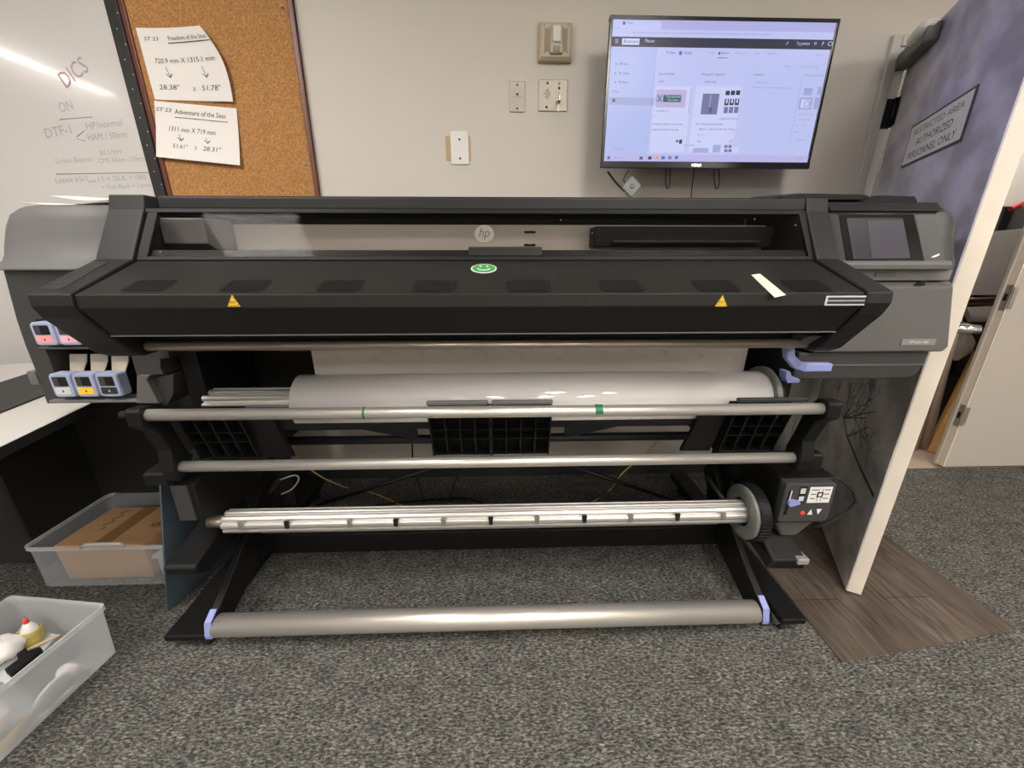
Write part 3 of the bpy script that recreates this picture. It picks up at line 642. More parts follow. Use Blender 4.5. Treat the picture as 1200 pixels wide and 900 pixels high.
SR(1002, 384, 1044, 420, 'faint'); SR(982, 430, 1046, 490, 'faint'); SR(990, 440, 1034, 482, 'white'); ST('O', 996, 478, 1026, 34, 'line'); SR(1070, 380, 1100, 420, 'faint'); SR(1056, 430, 1092, 490, 'faint')
ST('Jake 365 issue', 974, 518, 1050, 8, 'line'); ST('Packaging web', 970, 544, 1030, 8, 'line'); ST('0 / 2', 960, 576, 1004, 8, 'line'); ST('New', 952, 606, 978, 9, 'line'); ST('+ Add task', 958, 650, 1014, 8, 'line'); SR(990, 336, 992, 690, 'faint')
SU(0, .945, 1, 1, 'task'); SR(52, 718, 66, 734, 'blu'); ST('Search', 106, 732, 130, 9, 'line'); SR(88, 722, 96, 732, 'line')
for x, m in ((206, 'txt'), (248, 'bar'), (282, 'yl'), (312, 'blu'), (344, 'photo'), (376, 'blu')): SR(x, 722, x+16, 738, m)
ST('^  o  -', 878, 748, 930, 9, 'line'); ST('10:42', 968, 746, 1000, 8, 'line'); ST('.', 982, 752, 984, 8, 'line')
sco = sc.build('screen', [SCR[k] for k in keys], tv, recalc=False); lab(sco, 'lit pale blue screen with a planner board')
# cables under the television
def hang(pts, r, m, label, name='cable', grp=None):
    P = [V(p) for p in pts]; out = []
    for i in range(len(P)-1):
        p0, p1, p2, p3 = P[max(i-1, 0)], P[i], P[i+1], P[min(i+2, len(P)-1)]
        for k in range(8):
            t = k/8; out.append(.5*((2*p1)+(-p0+p2)*t+(2*p0-5*p1+4*p2-p3)*t*t+(-p0+3*p1-3*p2+p3)*t**3))
    out.append(P[-1]); return tag(MB().tube(out, r, 8, M_i(m)).build(name, m), label, 'cable', grp)
def M_i(m): return 0
cy = 1.845
hang([at(781, 186, Y=cy), at(780, 212, Y=cy), at(782, 221, Y=cy), at(785, 214, Y=cy), at(785, 186, Y=cy)], .0022, 'rubber', 'short black cable loop hanging below the left half of the television', grp='cables below the television')
hang([at(837, 186, Y=cy), at(837, 212, Y=cy), at(840, 221, Y=cy), at(843, 212, Y=cy), at(842, 186, Y=cy)], .0022, 'rubber', 'short black cable loop hanging right of the television badge', grp='cables below the television')
hang([at(815, 186, Y=cy), at(812, 212, Y=cy+.02), at(810, 228, Y=cy+.05), at(810, 250, Y=cy+.06)], .0022, 'rubber', 'single black cable running down the wall behind the printer', grp='cables below the television')
hang([at(712, 201, Y=cy), at(722, 214, Y=cy), at(732, 224, Y=cy)], .0045, 'rubber', 'thick black plug lead angled down to the grey adapter', grp='cables below the television')
hang([at(737, 200, Y=cy), at(733, 205, Y=cy-.01), at(731, 212, Y=cy-.005), at(737, 216, Y=cy)], .002, 'rubber', 'thin black lead curving from the television to the grey adapter', grp='cables below the television')
ad = thing('wireless_adapter', 'small grey square adapter hanging at a tilt below the television', 'adapter', at(740, 230, Y=cy))
ac = at(739.5, 219, Y=cy); q = .5
R_ = Matrix.Rotation(math.radians(40), 3, 'Y')
def rp(x, y, z): return ac+R_ @ V((x, y, z))
body = MB(); pr = rrect(-.031, .031, -.031, .031, .008, 4)
body.loft([[rp(a, .012, b_) for a, b_ in pr], [rp(a, -.008, b_) for a, b_ in pr], [rp(a*.9, -.012, b_*.9) for a, b_ in pr]], smooth=False).build('body', 'hubgrey', ad)
MB().lathe(ac+V((0, -.0121, 0)), NY, [(0, .0005), (.009, .0005), (.009, 0)], 20).lathe(ac+V((0, -.0122, 0)), NY, [(0, .0008), (.004, .0008), (.004, 0)], 16, 1).build('button', ['trimgrey', 'lgrey'], ad)

# ================================================================== PRINTER
PR = thing('large_format_printer', 'wide black and grey large format printer on a black stand', 'printer', (-.02, 1.35, 0))
def part(mb, name, m, parent=PR, bevel=0, seg=2, label=None):
    o = mb.build(name, m, parent, bevel=bevel, seg=seg)
    if label: lab(o, label)
    return o
CL, CR, WL, WR = -.848, .769, -.932, .826
M_fill = M['lamp'] = mat('added_fill_glow', (1, .94, .86), .5, emit=5.0)  # glow of the fill strip added behind the window
# body mass
part(MB().prism([(1.30, 1.345), (1.055, 1.348), (1.052, 1.316), (1.30, 1.316)], 'x', CL+.03, CR, 0).box(CL+.0, CR, 1.30, 1.66, 1.28, 1.345), 'top_cover', 'wing', bevel=.006, seg=3)
mbd = MB().box(CL, CR, 1.36, 1.66, .60, 1.28)
part(mbd, 'main_body', 'deep')
part(MB().box(CL, CR, 1.04, 1.36, 1.165, 1.185).box(CL, CR, 1.22, 1.36, 1.03, 1.165), 'print_platen', 'black', bevel=.003)
# inside, behind the window
bm_ = MB().box(CL+.005, CR-.005, 1.19, 1.24, 1.185, 1.292)
bm_.box(.070, .102, 1.186, 1.19, 1.270, 1.276, 1).box(.070, .102, 1.186, 1.19, 1.236, 1.242, 1)
part(bm_, 'carriage_beam', ['beam', 'deep'], label='beige beam seen behind the window')
part(MB().prism([(1.075, 1.24), (1.17, 1.186), (1.19, 1.186), (1.19, 1.30), (1.075, 1.30)], 'x', CL+.004, -.735), 'inner_bracket', 'trimgrey', bevel=.003)
cg = MB().box(.255, .745, 1.12, 1.188, 1.232, 1.285).box(.30, .70, 1.10, 1.12, 1.24, 1.25, 0)
part(cg, 'print_carriage', 'black', bevel=.004)
part(MB().box(CL+.01, CR-.01, 1.062, 1.072, 1.307, 1.314), 'added_fill_strip', M_fill)  # added glowing strip that brightens the window interior, not a printer part
# window
wn = V((0, -(1.312-1.203), -(1.05-.988))).normalized(); wn = V((0, -.87, .49)).normalized()
def wp(x, f, off=0):   # f=0 bottom edge, 1 top edge
    return V((x, .988+.062*f, 1.203+.109*f))+V((0, -.869, .494))*off
gl = MB().slab([wp(CL+.024, .05), wp(CR-.012, .05), wp(CR-.018, .98), wp(CL+.030, .98)], (0, -.869, .494), .004)
win = part(gl, 'window', 'glass', label='smoked see-through window')
wf = MB().slab([wp(CL+.0, -.02, .002), wp(CR, -.02, .002), wp(CR, .06, .002), wp(CL, .06, .002)], (0, -.869, .494), .012)
wf.slab([wp(CL, .97, .002), wp(CR, .97, .002), wp(CR, 1.06, .002), wp(CL, 1.06, .002)], (0, -.869, .494), .012)
wf.slab([wp(CL, .05, .002), wp(CL+.024, .05, .002), wp(CL+.03, .98, .002), wp(CL+.006, .98, .002)], (0, -.869, .494), .012)
wf.slab([wp(CR-.012, .05, .002), wp(CR, .05, .002), wp(CR, .98, .002), wp(CR-.018, .98, .002)], (0, -.869, .494), .012)
part(wf, 'window_frame', 'deep', bevel=.0015)
part(MB().slab([wp(CL+.024, .06, -.006), wp(CR-.012, .06, -.006), wp(CR-.012, .22, -.006), wp(CL+.024, .22, -.006)], (0, -.869, .494), .004), 'window_seal', 'black', win)
part(MB().slab([wp(-.075, .075, .001), wp(.102, .075, .001), wp(.102, .26, .001), wp(-.075, .26, .001)], (0, -.869, .494), .003), 'window_handle', 'cover', win, bevel=.001)
for px, py in ((243, 257), (188, 295), (391, 285), (621, 286), (657, 258), (884, 257), (932, 264), (694, 273)):
    p = at(px, py, pl=(wp(0, .5, .001), (0, -.869, .494))); part(MB().lathe(p, (0, -.869, .494), [(0, .002), (.0014, .0015), (.0018, 0)], 8), 'window_screw', 'plate', win)
lc = at(567.5, 274.5, pl=(wp(0, .5, .001), (0, -.869, .494))); wu = V((0, .494, .869))
lg = MB().lathe(lc, (0, -.869, .494), [(0, .001), (.0235, .001), (.0235, 0)], 40, 0, False).text('hp', lc-X_*.0-wu*.008, X_, wu, .024, .027, 1, 'c', .28, lift=.0016)
part(lg, 'logo', ['logo', 'logodark'], win, label='round silver hp logo')
# front cover with slanted top, band and undercut
cpl = (V((0, .985, 1.200)), V((0, -(1.200-1.139), (.985-.82))).normalized())   # slanted top
cpl = (cpl[0], V((0, -.061, .165)).normalized())
prof = [(1.05, 1.20), (.985, 1.200), (.82, 1.139), (.8185, 1.112), (.868, 1.047), (.876, 1.046), (.915, 1.042), (.96, 1.046), (1.05, 1.06)]
fc = part(MB().prism(prof, 'x', CL+.003, CR-.003), 'front_cover', 'cover', bevel=.002)
part(MB().box(CL+.003, CR-.003, .865, .868, 1.0455, 1.0485), 'cover_edge', 'trimgrey', fc)
vn = cpl[1]
for cxp in (173, 286, 398, 509, 619.5, 729, 840, 947):
    p = [at(x, y, pl=(cpl[0]+vn*.0005, vn)) for x, y in ((cxp-22+(600-cxp)*.03, 343), (cxp+22+(600-cxp)*.012*0+(600-cxp)*.03*0, 343), (cxp+20, 327), (cxp-20, 327))]
    c = (p[0]+p[1]+p[2]+p[3])/4; hw = .047; hd = (p[3].y-p[0].y)/2*.98
    vm = MB(); up = V((0, .165, .061)).normalized()
    outl = []
    for a, b_ in rrect(-hw, hw, -hd, hd, .016, 5): outl.append(c+X_*a+up*b_)
    vm.slab(outl, vn, .0004, 0)
    n_ = 22
    for k in range(n_):
        a = -hw+.008+(2*hw-.016)*k/(n_-1)
        vm.slab([c+X_*(a-.0009)-up*hd*.82+vn*.0012, c+X_*(a+.0009)-up*hd*.82+vn*.0012, c+X_*(a+.0009)+up*hd*.82+vn*.0012, c+X_*(a-.0009)+up*hd*.82+vn*.0012], vn, .0012, 1)
    part(vm, 'vent', ['deep', 'cover'], fc)
bn = V((0, -1, .055)).normalized(); bpl = (V((0, .8192, 1.125)), bn)
for cxp in (273, 846):
    c = at(cxp, 353, pl=(bpl[0]+bn*.0006, bn)); u = V((0, .055, 1)).normalized()
    tr = lambda k, o: [c+X_*(-.0125*k)-u*(.0105*k)+bn*o, c+X_*(.0125*k)-u*(.0105*k)+bn*o, c+u*(.0125*k)+bn*o]
    wl = MB().slab(tr(1, .0), bn, .0006, 0).slab(tr(.86, .0003), bn, .0003, 1).slab(tr(.74, .0006), bn, .0003, 0)
    for k in range(3): wl.tube([c+X_*(-.004+.004*k)-u*.005+bn*.0008, c+X_*(-.005+.004*k)-u*.002+bn*.0008, c+X_*(-.003+.004*k)+u*.001+bn*.0008], .0007, 6, 1)
    part(wl, 'warning_label', ['yellow', 'ink'], fc, label='yellow hot surface warning triangle')
p = [at(x, y, pl=(bpl[0]+bn*.0006, bn)) for x, y in ((966, 358), (1015, 358), (1017, 346.5), (968, 346.5))]
lb = MB(); x0_, x1_, zz0, zz1 = p[0].x, p[2].x, p[0].z, p[2].z
yy = .8183
lb.box(x0_, x1_, yy-.0006, yy+.0005, zz0, zz1, 0); mid = (zz0+zz1)/2
lb.box(x0_+.004, x1_-.004, yy-.001, yy, mid+.001, zz1-.003, 1).box(x0_+.004, x1_-.004, yy-.001, yy, zz0+.003, mid-.001, 1)
for k in range(3): lb.box(x0_+.007+k*.026, x0_+.029+k*.026, yy-.0014, yy-.0009, mid+.002, zz1-.005, 0 if k % 2 == 9 else 2)
for k in range(8): lb.box(x0_+.006+k*.0094, x0_+.0125+k*.0094, yy-.0014, yy-.0009, zz0+.0045, mid-.0025, 2)
part(lb, 'rating_label', ['lgrey', 'console', 'ink'], fc, label='grey and black pictogram label')
c = at(567, 314.5, pl=(cpl[0]+vn*.0008, vn)); up = V((0, .165, .061)).normalized()
E_ = lambda rx, ry, o, n=32: [c+X_*(rx*math.cos(2*math.pi*k/n))+up*(ry*math.sin(2*math.pi*k/n))+vn*o for k in range(n)]
sm = MB().slab(E_(.0295, .026, 0), vn, .0006, 0).slab(E_(.0265, .0228, .0004), vn, .0004, 1)
for sx in (-.008, .008): sm.slab([c+X_*(sx+.0026*math.cos(2*math.pi*k/12))+up*(.0100+.0040*math.sin(2*math.pi*k/12))+vn*.0012 for k in range(12)], vn, .0004, 0)
sm.tube([c+X_*(.014*math.cos(q))+up*(-.001+.011*math.sin(q))+vn*.0008 for q in [math.pi*(1.05+.90*k/14) for k in range(15)]], .0013, 6, 0)
part(sm, 'smiley_sticker', ['white', 'green'], fc, label='green smiling face sticker')
tp = [at(x, y, pl=(cpl[0]+vn*.0008, vn)) for x, y in ((880.5, 322), (890.5, 320.5), (921, 345.5), (908, 348.5))]
part(MB().slab(tp, vn, .0006), 'tape_strip', 'tape', fc, label='strip of cream masking tape')
# side wings
def wing(x0, x1):
    pf = [(1.30, 1.347), (1.058, 1.350), (1.046, 1.316), (.976, 1.204), (.815, 1.141), (.8135, 1.118), (.826, 1.092), (.852, 1.062), (.905, 1.0), (.935, .985), (1.02, .985), (1.06, 1.05), (1.10, 1.17), (1.30, 1.2)]
    return MB().prism(pf, 'x', x0, x1)
wl_ = part(wing(WL, CL), 'side_wing', 'wing', bevel=.004, seg=3)
wr_ = part(wing(CR, WR), 'side_wing', 'wing', bevel=.004, seg=3)
gr = MB()
for k in range(15):
    y = .835+k*.0085; z = 1.141+(y-.815)*.391+.0008
    x1g = WL+.052-.002*k*.3
    gr.hexa([(WL+.008, y, z-.001), (x1g, y, z-.001), (x1g, y+.0035, z+.0004), (WL+.008, y+.0035, z+.0004), (WL+.008, y, z+.0012), (x1g, y, z+.0012), (x1g, y+.0035, z+.0026), (WL+.008, y+.0035, z+.0026)])
part(gr, 'grille', 'console', wl_)
# exit bar
part(MB().tube([(-.835, .935, 1.008), (.757, .935, 1.005)], .0115, 20), 'exit_bar', 'steel')
part(MB().box(CL, CR, .955, 1.20, 1.005, 1.06), 'exit_tray', 'deep')
part(MB().prism([(.90, 1.03), (.95, .99), (1.0, 1.03)], 'x', .735, .768), 'side_stop', 'rhouse', bevel=.002)
# left housing: grey cap over a dark cartridge bay
CAPF = ((1.55, 0), (1.066, 0), (1.074, .045), (1.10, .15), (1.118, .30), (1.128, .52), (1.134, .77), (1.142, .95), (1.160, 1), (1.55, 1))
def cap_sec(x, zt, yi): return [V((x, y+(yi if i < 9 and i > 0 else 0), 1.176+f*(zt-1.176))) for i, (y, f) in enumerate(CAPF)]
cs = [cap_sec(x, zt, yi) for x, zt, yi in ((-.932, 1.337, 0), (-1.20, 1.337, 0), (-1.242, 1.333, .001), (-1.272, 1.318, .003), (-1.297, 1.288, .006), (-1.316, 1.25, .010), (-1.328, 1.205, .015), (-1.330, 1.185, .018))]
part(MB().loft(cs), 'housing_cap', 'lhouse', label='light grey curved cap of the ink side')
lh = MB()
def chamf(z0, z1, x1, xl, xt=None):
    xt = xl if xt is None else xt
    lh.loft([[V((q, 1.55, z)), V((q, 1.11, z)), V((q+.030, 1.078, z)), V((x1, 1.078, z)), V((x1, 1.55, z))] for q, z in ((xl, z0), (xt, z1))], smooth=False)
chamf(1.05, 1.175, -.933, -1.310, -1.294)
chamf(.982, 1.05, -1.232, -1.314, -1.310); lh.box(-1.102, -.933, 1.078, 1.55, .982, 1.05)
chamf(.968, .982, -.933, -1.314)
chamf(.836, .968, -1.236, -1.314); lh.box(-1.242, -.933, 1.20, 1.55, .836, .968); lh.box(-1.01, -.933, 1.078, 1.2, .836, .968)
lh.box(-1.238, -1.102, 1.2, 1.55, .982, 1.05)
lh.prism([(-1.314, 1.55), (-1.314, 1.108), (-1.288, 1.078), (-.95, 1.078), (-.95, 1.55)], 'z', .812, .836)
part(lh, 'side_housing', 'dhouse', label='dark grey ink cartridge housing')
part(MB().box(-1.262, -.985, 1.060, 1.078, .818, .828), 'ledge_trim', 'trimgrey', bevel=.003)
part(MB().hexa([(-1.245, 1.073, .972), (-.99, 1.073, .972), (-.99, 1.2, .972), (-1.245, 1.2, .972), (-1.245, 1.070, .976), (-.99, 1.070, .976), (-.99, 1.2, .976), (-1.245, 1.2, .976)]), 'bay_lip', 'trimgrey')
part(MB().prism(rrect(-1.322, -1.298, .865, .905, .006), 'y', 1.085, 1.13), 'release_latch', 'lhouse', bevel=.003)
for px in (81, 105.5, 130):
    a, b_ = at(px, 415, Y=1.12), at(px+20, 415, Y=1.12); c_, d_ = at(px+1, 440, Y=1.09), at(px+15, 440, Y=1.09); e2, f2 = at(px+20, 424, Y=1.105), at(px+.5, 424, Y=1.105)
    fl = MB(); th = V((0, .004, .0))
    for q in ((a, f2, e2, b_), (f2, c_, d_, e2)): fl.hexa([q[1], q[2], q[2]+th, q[1]+th, q[0], q[3], q[3]+th, q[0]+th])
    part(fl, 'cartridge_flap', 'beige', bevel=.0008)
# stepped grey guides right of the bay
sg2 = MB()
P_ = lambda px, py, y: (lambda q: (q.x, q.z))(at(px, py, Y=y))
sg2.prism([P_(152, 412, 1.06), P_(197, 412, 1.06), P_(199, 420, 1.06), P_(188, 421, 1.06), P_(188, 432, 1.06), P_(192, 439, 1.06), P_(160, 440, 1.06)], 'y', 1.06, 1.3)
part(sg2, 'media_guide', 'console', bevel=.002)
sg3 = MB().prism([P_(160, 440, 1.05), P_(175, 440, 1.05), P_(172, 446, 1.05), P_(186, 473, 1.05), P_(160, 473, 1.05)], 'y', 1.05, 1.08)
part(sg3, 'media_guide', 'rhouse', bevel=.002)
sg4 = MB().prism([P_(173, 443, 1.07), P_(203, 439, 1.07), P_(203, 462, 1.07), P_(196, 475, 1.07), P_(186, 473, 1.07)], 'y', 1.07, 1.3)
part(sg4, 'media_guide', 'console', bevel=.002)
# right housing
rb = MB().prism([(.828, 1.145), (1.222, 1.145), (1.236, 1.128), (1.282, .962), (1.270, .948), (.89, .948), (.86, .99), (.828, 1.0)], 'y', 1.06, 1.55)
rh = part(rb, 'side_housing', 'rhouse', bevel=.006, seg=3, label='mid grey right housing of the printer')
part(MB().prism([(.86, .862), (1.205, .862), (1.232, .875), (1.250, .945), (.86, .945)], 'y', 1.075, 1.55), 'lower_housing', 'dhouse', bevel=.006)
part(MB().prism([(.86, .905), (1.24, .905), (1.24, .909), (.86, .909)], 'y', 1.071, 1.08), 'lower_housing_seam', 'rhouse')
part(MB().box(.83, 1.222, 1.0585, 1.07, 1.1255, 1.132), 'panel_edge', 'trimgrey', rh)
part(MB().prism([(1.118, 1.134), (1.148, 1.134), (1.140, 1.146), (1.132, 1.146)], 'y', 1.055, 1.06), 'latch_notch', 'deep', rh)
dv = part(MB().box(.83, 1.205, 1.050, 1.4, 1.147, 1.177), 'service_strip', 'trimgrey', bevel=.003)
a_, b2 = at(1025, 324, Y=1.049), at(1050, 319, Y=1.049)
part(MB().box(a_.x, b2.x, 1.047, 1.051, a_.z, b2.z), 'pull_tab', 'rhouse', dv, bevel=.001)
# console: sloped face with a recessed touch screen
cn = MB()
def csec(x, zt, dy):
    return [V((x, 1.40, 1.176)), V((x, 1.036+dy, 1.176)), V((x, 1.030+dy, 1.184)), V((x, 1.034+dy, 1.196)), V((x, 1.056+dy, zt-.024)), V((x, 1.066+dy, zt-.010)), V((x, 1.085+dy, zt)), V((x, 1.40, zt))]
cn.loft([csec(x, zt, dy) for x, zt, dy in ((.826, 1.342, 0), (1.10, 1.340, 0), (1.145, 1.336, .002), (1.17, 1.326, .005), (1.19, 1.305, .010), (1.203, 1.27, .018), (1.208, 1.235, .026))])
co_ = part(cn, 'console', 'console', label='dark grey control console')
fpl = (V((0, 1.034, 1.196)), V((0, -(1.317-1.196), (1.056-1.034))).normalized()); fn = fpl[1]; fu = V((0, .022, .121)).normalized()
def fpts(px4, off): return [at(x, y, pl=(fpl[0]+fn*off, fn)) for x, y in px4]
part(MB().slab(fpts(((992, 307), (1084, 306), (1071, 251), (983, 251)), .002), fn, .004), 'touch_screen', 'gloss', co_, bevel=.001)
ts = MB().slab(fpts(((1000, 303.5), (1067, 302.5), (1058, 255.5), (992, 255.5)), .0028), fn, .0006, 0)
ts.slab(fpts(((1022, 303), (1067, 302.5), (1058.5, 258), (1016, 258)), .0032), fn, .0003, 1)
part(ts, 'display', ['lcd', 'lcd2'], co_)
part(MB().prism([(1.024, 1.177), (1.032, 1.177), (1.036, 1.197), (1.030, 1.199), (1.023, 1.190)], 'x', .86, 1.168), 'console_lip', 'rhouse', co_, bevel=.002)
part(MB().prism([(1.046, 1.318), (1.070, 1.340), (1.10, 1.343), (1.10, 1.320)], 'x', .83, 1.125), 'visor', 'wing', co_, bevel=.003)
part(MB().slab(fpts(((1083, 307), (1108, 306), (1096, 252), (1073, 252)), .0006), fn, .0006), 'console_side', mat('console_side_grey', (.06, .058, .056), .45), co_)
part(MB().slab(fpts(((1092, 302), (1097, 301), (1101, 299), (1101, 297), (1096, 299), (1092, 301)), .0016), fn, .0006), 'console_logo', 'white', co_)
part(MB().lathe(at(981, 301, pl=(fpl[0]+fn*.001, fn)), fn, [(0, .002), (.0035, .002), (.004, 0)], 12), 'usb_cover', 'deep', co_)
a_, b2 = at(1055, 404.5, Y=1.059), at(1097, 397, Y=1.059)
bd = MB().box(a_.x, b2.x, 1.0575, 1.061, a_.z, b2.z, 0).text('HP Latex 365', ((a_.x+b2.x)/2, 1.0574, a_.z+.006), X_, Z_, .0065, .055, 1, 'c')
part(bd, 'model_badge', ['badge', 'white'], rh, label='grey badge with white model lettering')
# release lever (blue) and blue clip
lvm = MB(); pth = [at(924, 405, Y=1.03), at(925, 418, Y=1.025), at(934, 428, Y=1.01), at(942, 430, Y=1.005), at(973, 430, Y=1.0)]
hs = (.012, .012, .012, .012, .011)
secs = []
for i, p in enumerate(pth):
    t = (pth[min(i+1, 4)]-pth[max(i-1, 0)]).normalized(); u = V((t.z, 0, -t.x)).normalized(); n = Y_
    secs.append([p+u*a*hs[i]+n*b_ for a, b_ in ((-1, -.008), (1, -.008), (1, .012), (-1, .012))])
lvm.loft(secs, smooth=False); part(lvm, 'release_lever', 'blue', bevel=.003, label='pale blue media release lever')
part(MB().prism([(.822, .893), (.835, .893), (.845, .875), (.870, .869), (.870, .859), (.836, .857), (.826, .871)], 'y', 1.06, 1.09), 'spindle_clip', 'blue', bevel=.002, label='small pale blue clip')
# dark inner side panels and rear panel
part(MB().box(CL-.06, CL-.01, 1.10, 1.62, .62, 1.0), 'inner_side_panel', 'black', bevel=.003)
part(MB().box(CR+.125, CR+.16, 1.16, 1.62, .62, .95), 'inner_side_panel', 'black', bevel=.003)
rp_ = MB().box(CL, CR+.06, 1.33, 1.36, .60, 1.03)
rp_.box(-.80, -.62, 1.318, 1.33, .87, .96).box(-.66, -.60, 1.31, 1.33, .915, .945)
part(rp_, 'rear_panel', 'black', bevel=.002)
part(MB().box(-.745, -.64, 1.31, 1.333, .90, .955), 'drawer_latch', 'console', bevel=.002)
# loading table
part(MB().tube([(-.945, .97, .818), (.876, .97, .814)], .0158, 24), 'table_bar', 'alu', label='upper aluminium bar of the loading table')
part(MB().tube([(-.940, 1.02, .636), (.872, 1.02, .636)], .0158, 24), 'table_bar', 'alu', label='lower aluminium bar of the loading table')
for (px, py) in ((428, 482), (703, 476)):
    p = at(px, py, Y=.955); part(MB().tube([(p.x-.010, .97, .8165), (p.x+.010 if px > 600 else p.x-.004, .97, .8165)], .0161, 24, 0, False), 'tape_mark', 'greentape', label='bit of green tape on the upper bar')
part(MB().tube([(-.99, .975, .818), (-.935, .972, .818)], .010, 14), 'bar_stub', 'blackmetal')
def arm(x0, x1, sgn):
    pf = [(.945, .835), (.955, .842), (.99, .838), (1.02, .80), (1.045, .70), (1.06, .655), (1.058, .62), (1.035, .598), (1.0, .60), (.99, .64), (1.0, .70), (.975, .77), (.945, .795)]
    return MB().prism(pf, 'x', x0, x1)
part(arm(-.955, -.918, -1), 'table_arm', 'black', bevel=.004)
part(arm(.874, .912, 1), 'table_arm', 'black', bevel=.004)
part(MB().prism([(1.0, .60), (1.06, .60), (1.06, .655), (1.0, .655)], 'x', .912, .955), 'arm_knob', 'black', bevel=.01, seg=3)
part(MB().prism([(1.0, .585), (1.07, .585), (1.07, .63), (1.0, .625)], 'x', -1.02, -.955), 'arm_knob', 'black', bevel=.008, seg=3)
def pad(x0, x1, nv, top=True):
    b = MB(); f = lambda f_: (1.0+.05*f_, .812-.172*f_)   # front plane down the pad
    def strip(xa, xb, f0, f1, d0, d1):
        y0, z0 = f(f0); y1, z1 = f(f1)
        b.hexa([(xa, y1+d0, z1), (xb, y1+d0, z1), (xb, y1+d1, z1), (xa, y1+d1, z1), (xa, y0+d0, z0), (xb, y0+d0, z0), (xb, y0+d1, z0), (xa, y0+d1, z0)])
    strip(x0, x1, .0, 1.0, .035, .04)
    for k in range(nv+1):
        xa = x0+(x1-x0-.004)*k/nv; strip(xa, xa+.004, 0, 1.0 if k in (0, nv) else .97, 0, .036)
    for q in (.02, .42, .62, .96): strip(x0, x1, q, q+.015, .002, .036)
    return b
part(pad(-.204, -.032, 4), 'table_pad', 'black'); part(pad(-.030, .142, 4), 'table_pad', 'black')
part(pad(-.885, -.715, 4), 'table_pad', 'black'); part(pad(.66, .83, 4), 'table_pad', 'black')
part(MB().box(-.204, -.036, 1.0, 1.012, .822, .8345), 'pad_lip', 'trimgrey', bevel=.003); part(MB().box(-.026, .142, 1.0, 1.012, .822, .8345), 'pad_lip', 'trimgrey', bevel=.003)
part(MB().box(.66, .86, 1.0, 1.012, .822, .8335), 'pad_lip', 'console', bevel=.002)
# diagonal side plates, cross beams
for sx, x0, x1 in ((-1, -.715, -.62), (1, .585, .66)):
    a, b_ = (x0, x1) if sx < 0 else (x0, x1)
    part(MB().hexa([(a if sx < 0 else a-.035, 1.06, .64), (b_ if sx < 0 else b_-.02, 1.06, .64), (b_ if sx < 0 else b_-.02, 1.075, .64), (a if sx < 0 else a-.035, 1.075, .64), (a, 1.03, .80), (b_-.03 if sx < 0 else b_, 1.03, .80), (b_-.03 if sx < 0 else b_, 1.045, .80), (a, 1.045, .80)]), 'table_bracket', 'black', bevel=.002)
part(MB().box(-.90, .86, 1.06, 1.10, .727, .79), 'cross_beam', 'black', bevel=.003)
for x0, x1 in ((-.42, -.25), (.19, .36)):
    part(MB().prism([(x0, .728) if x0 < 0 else (x0, .690), (x1, .690) if x0 < 0 else (x1, .728), (x1, .735), (x0, .735)], 'y', 1.062, 1.075), 'beam_gusset', 'black')
part(MB().tube([(-.92, 1.16, .643), (.90, 1.16, .643)], .014, 16), 'guide_rod', 'blackmetal')
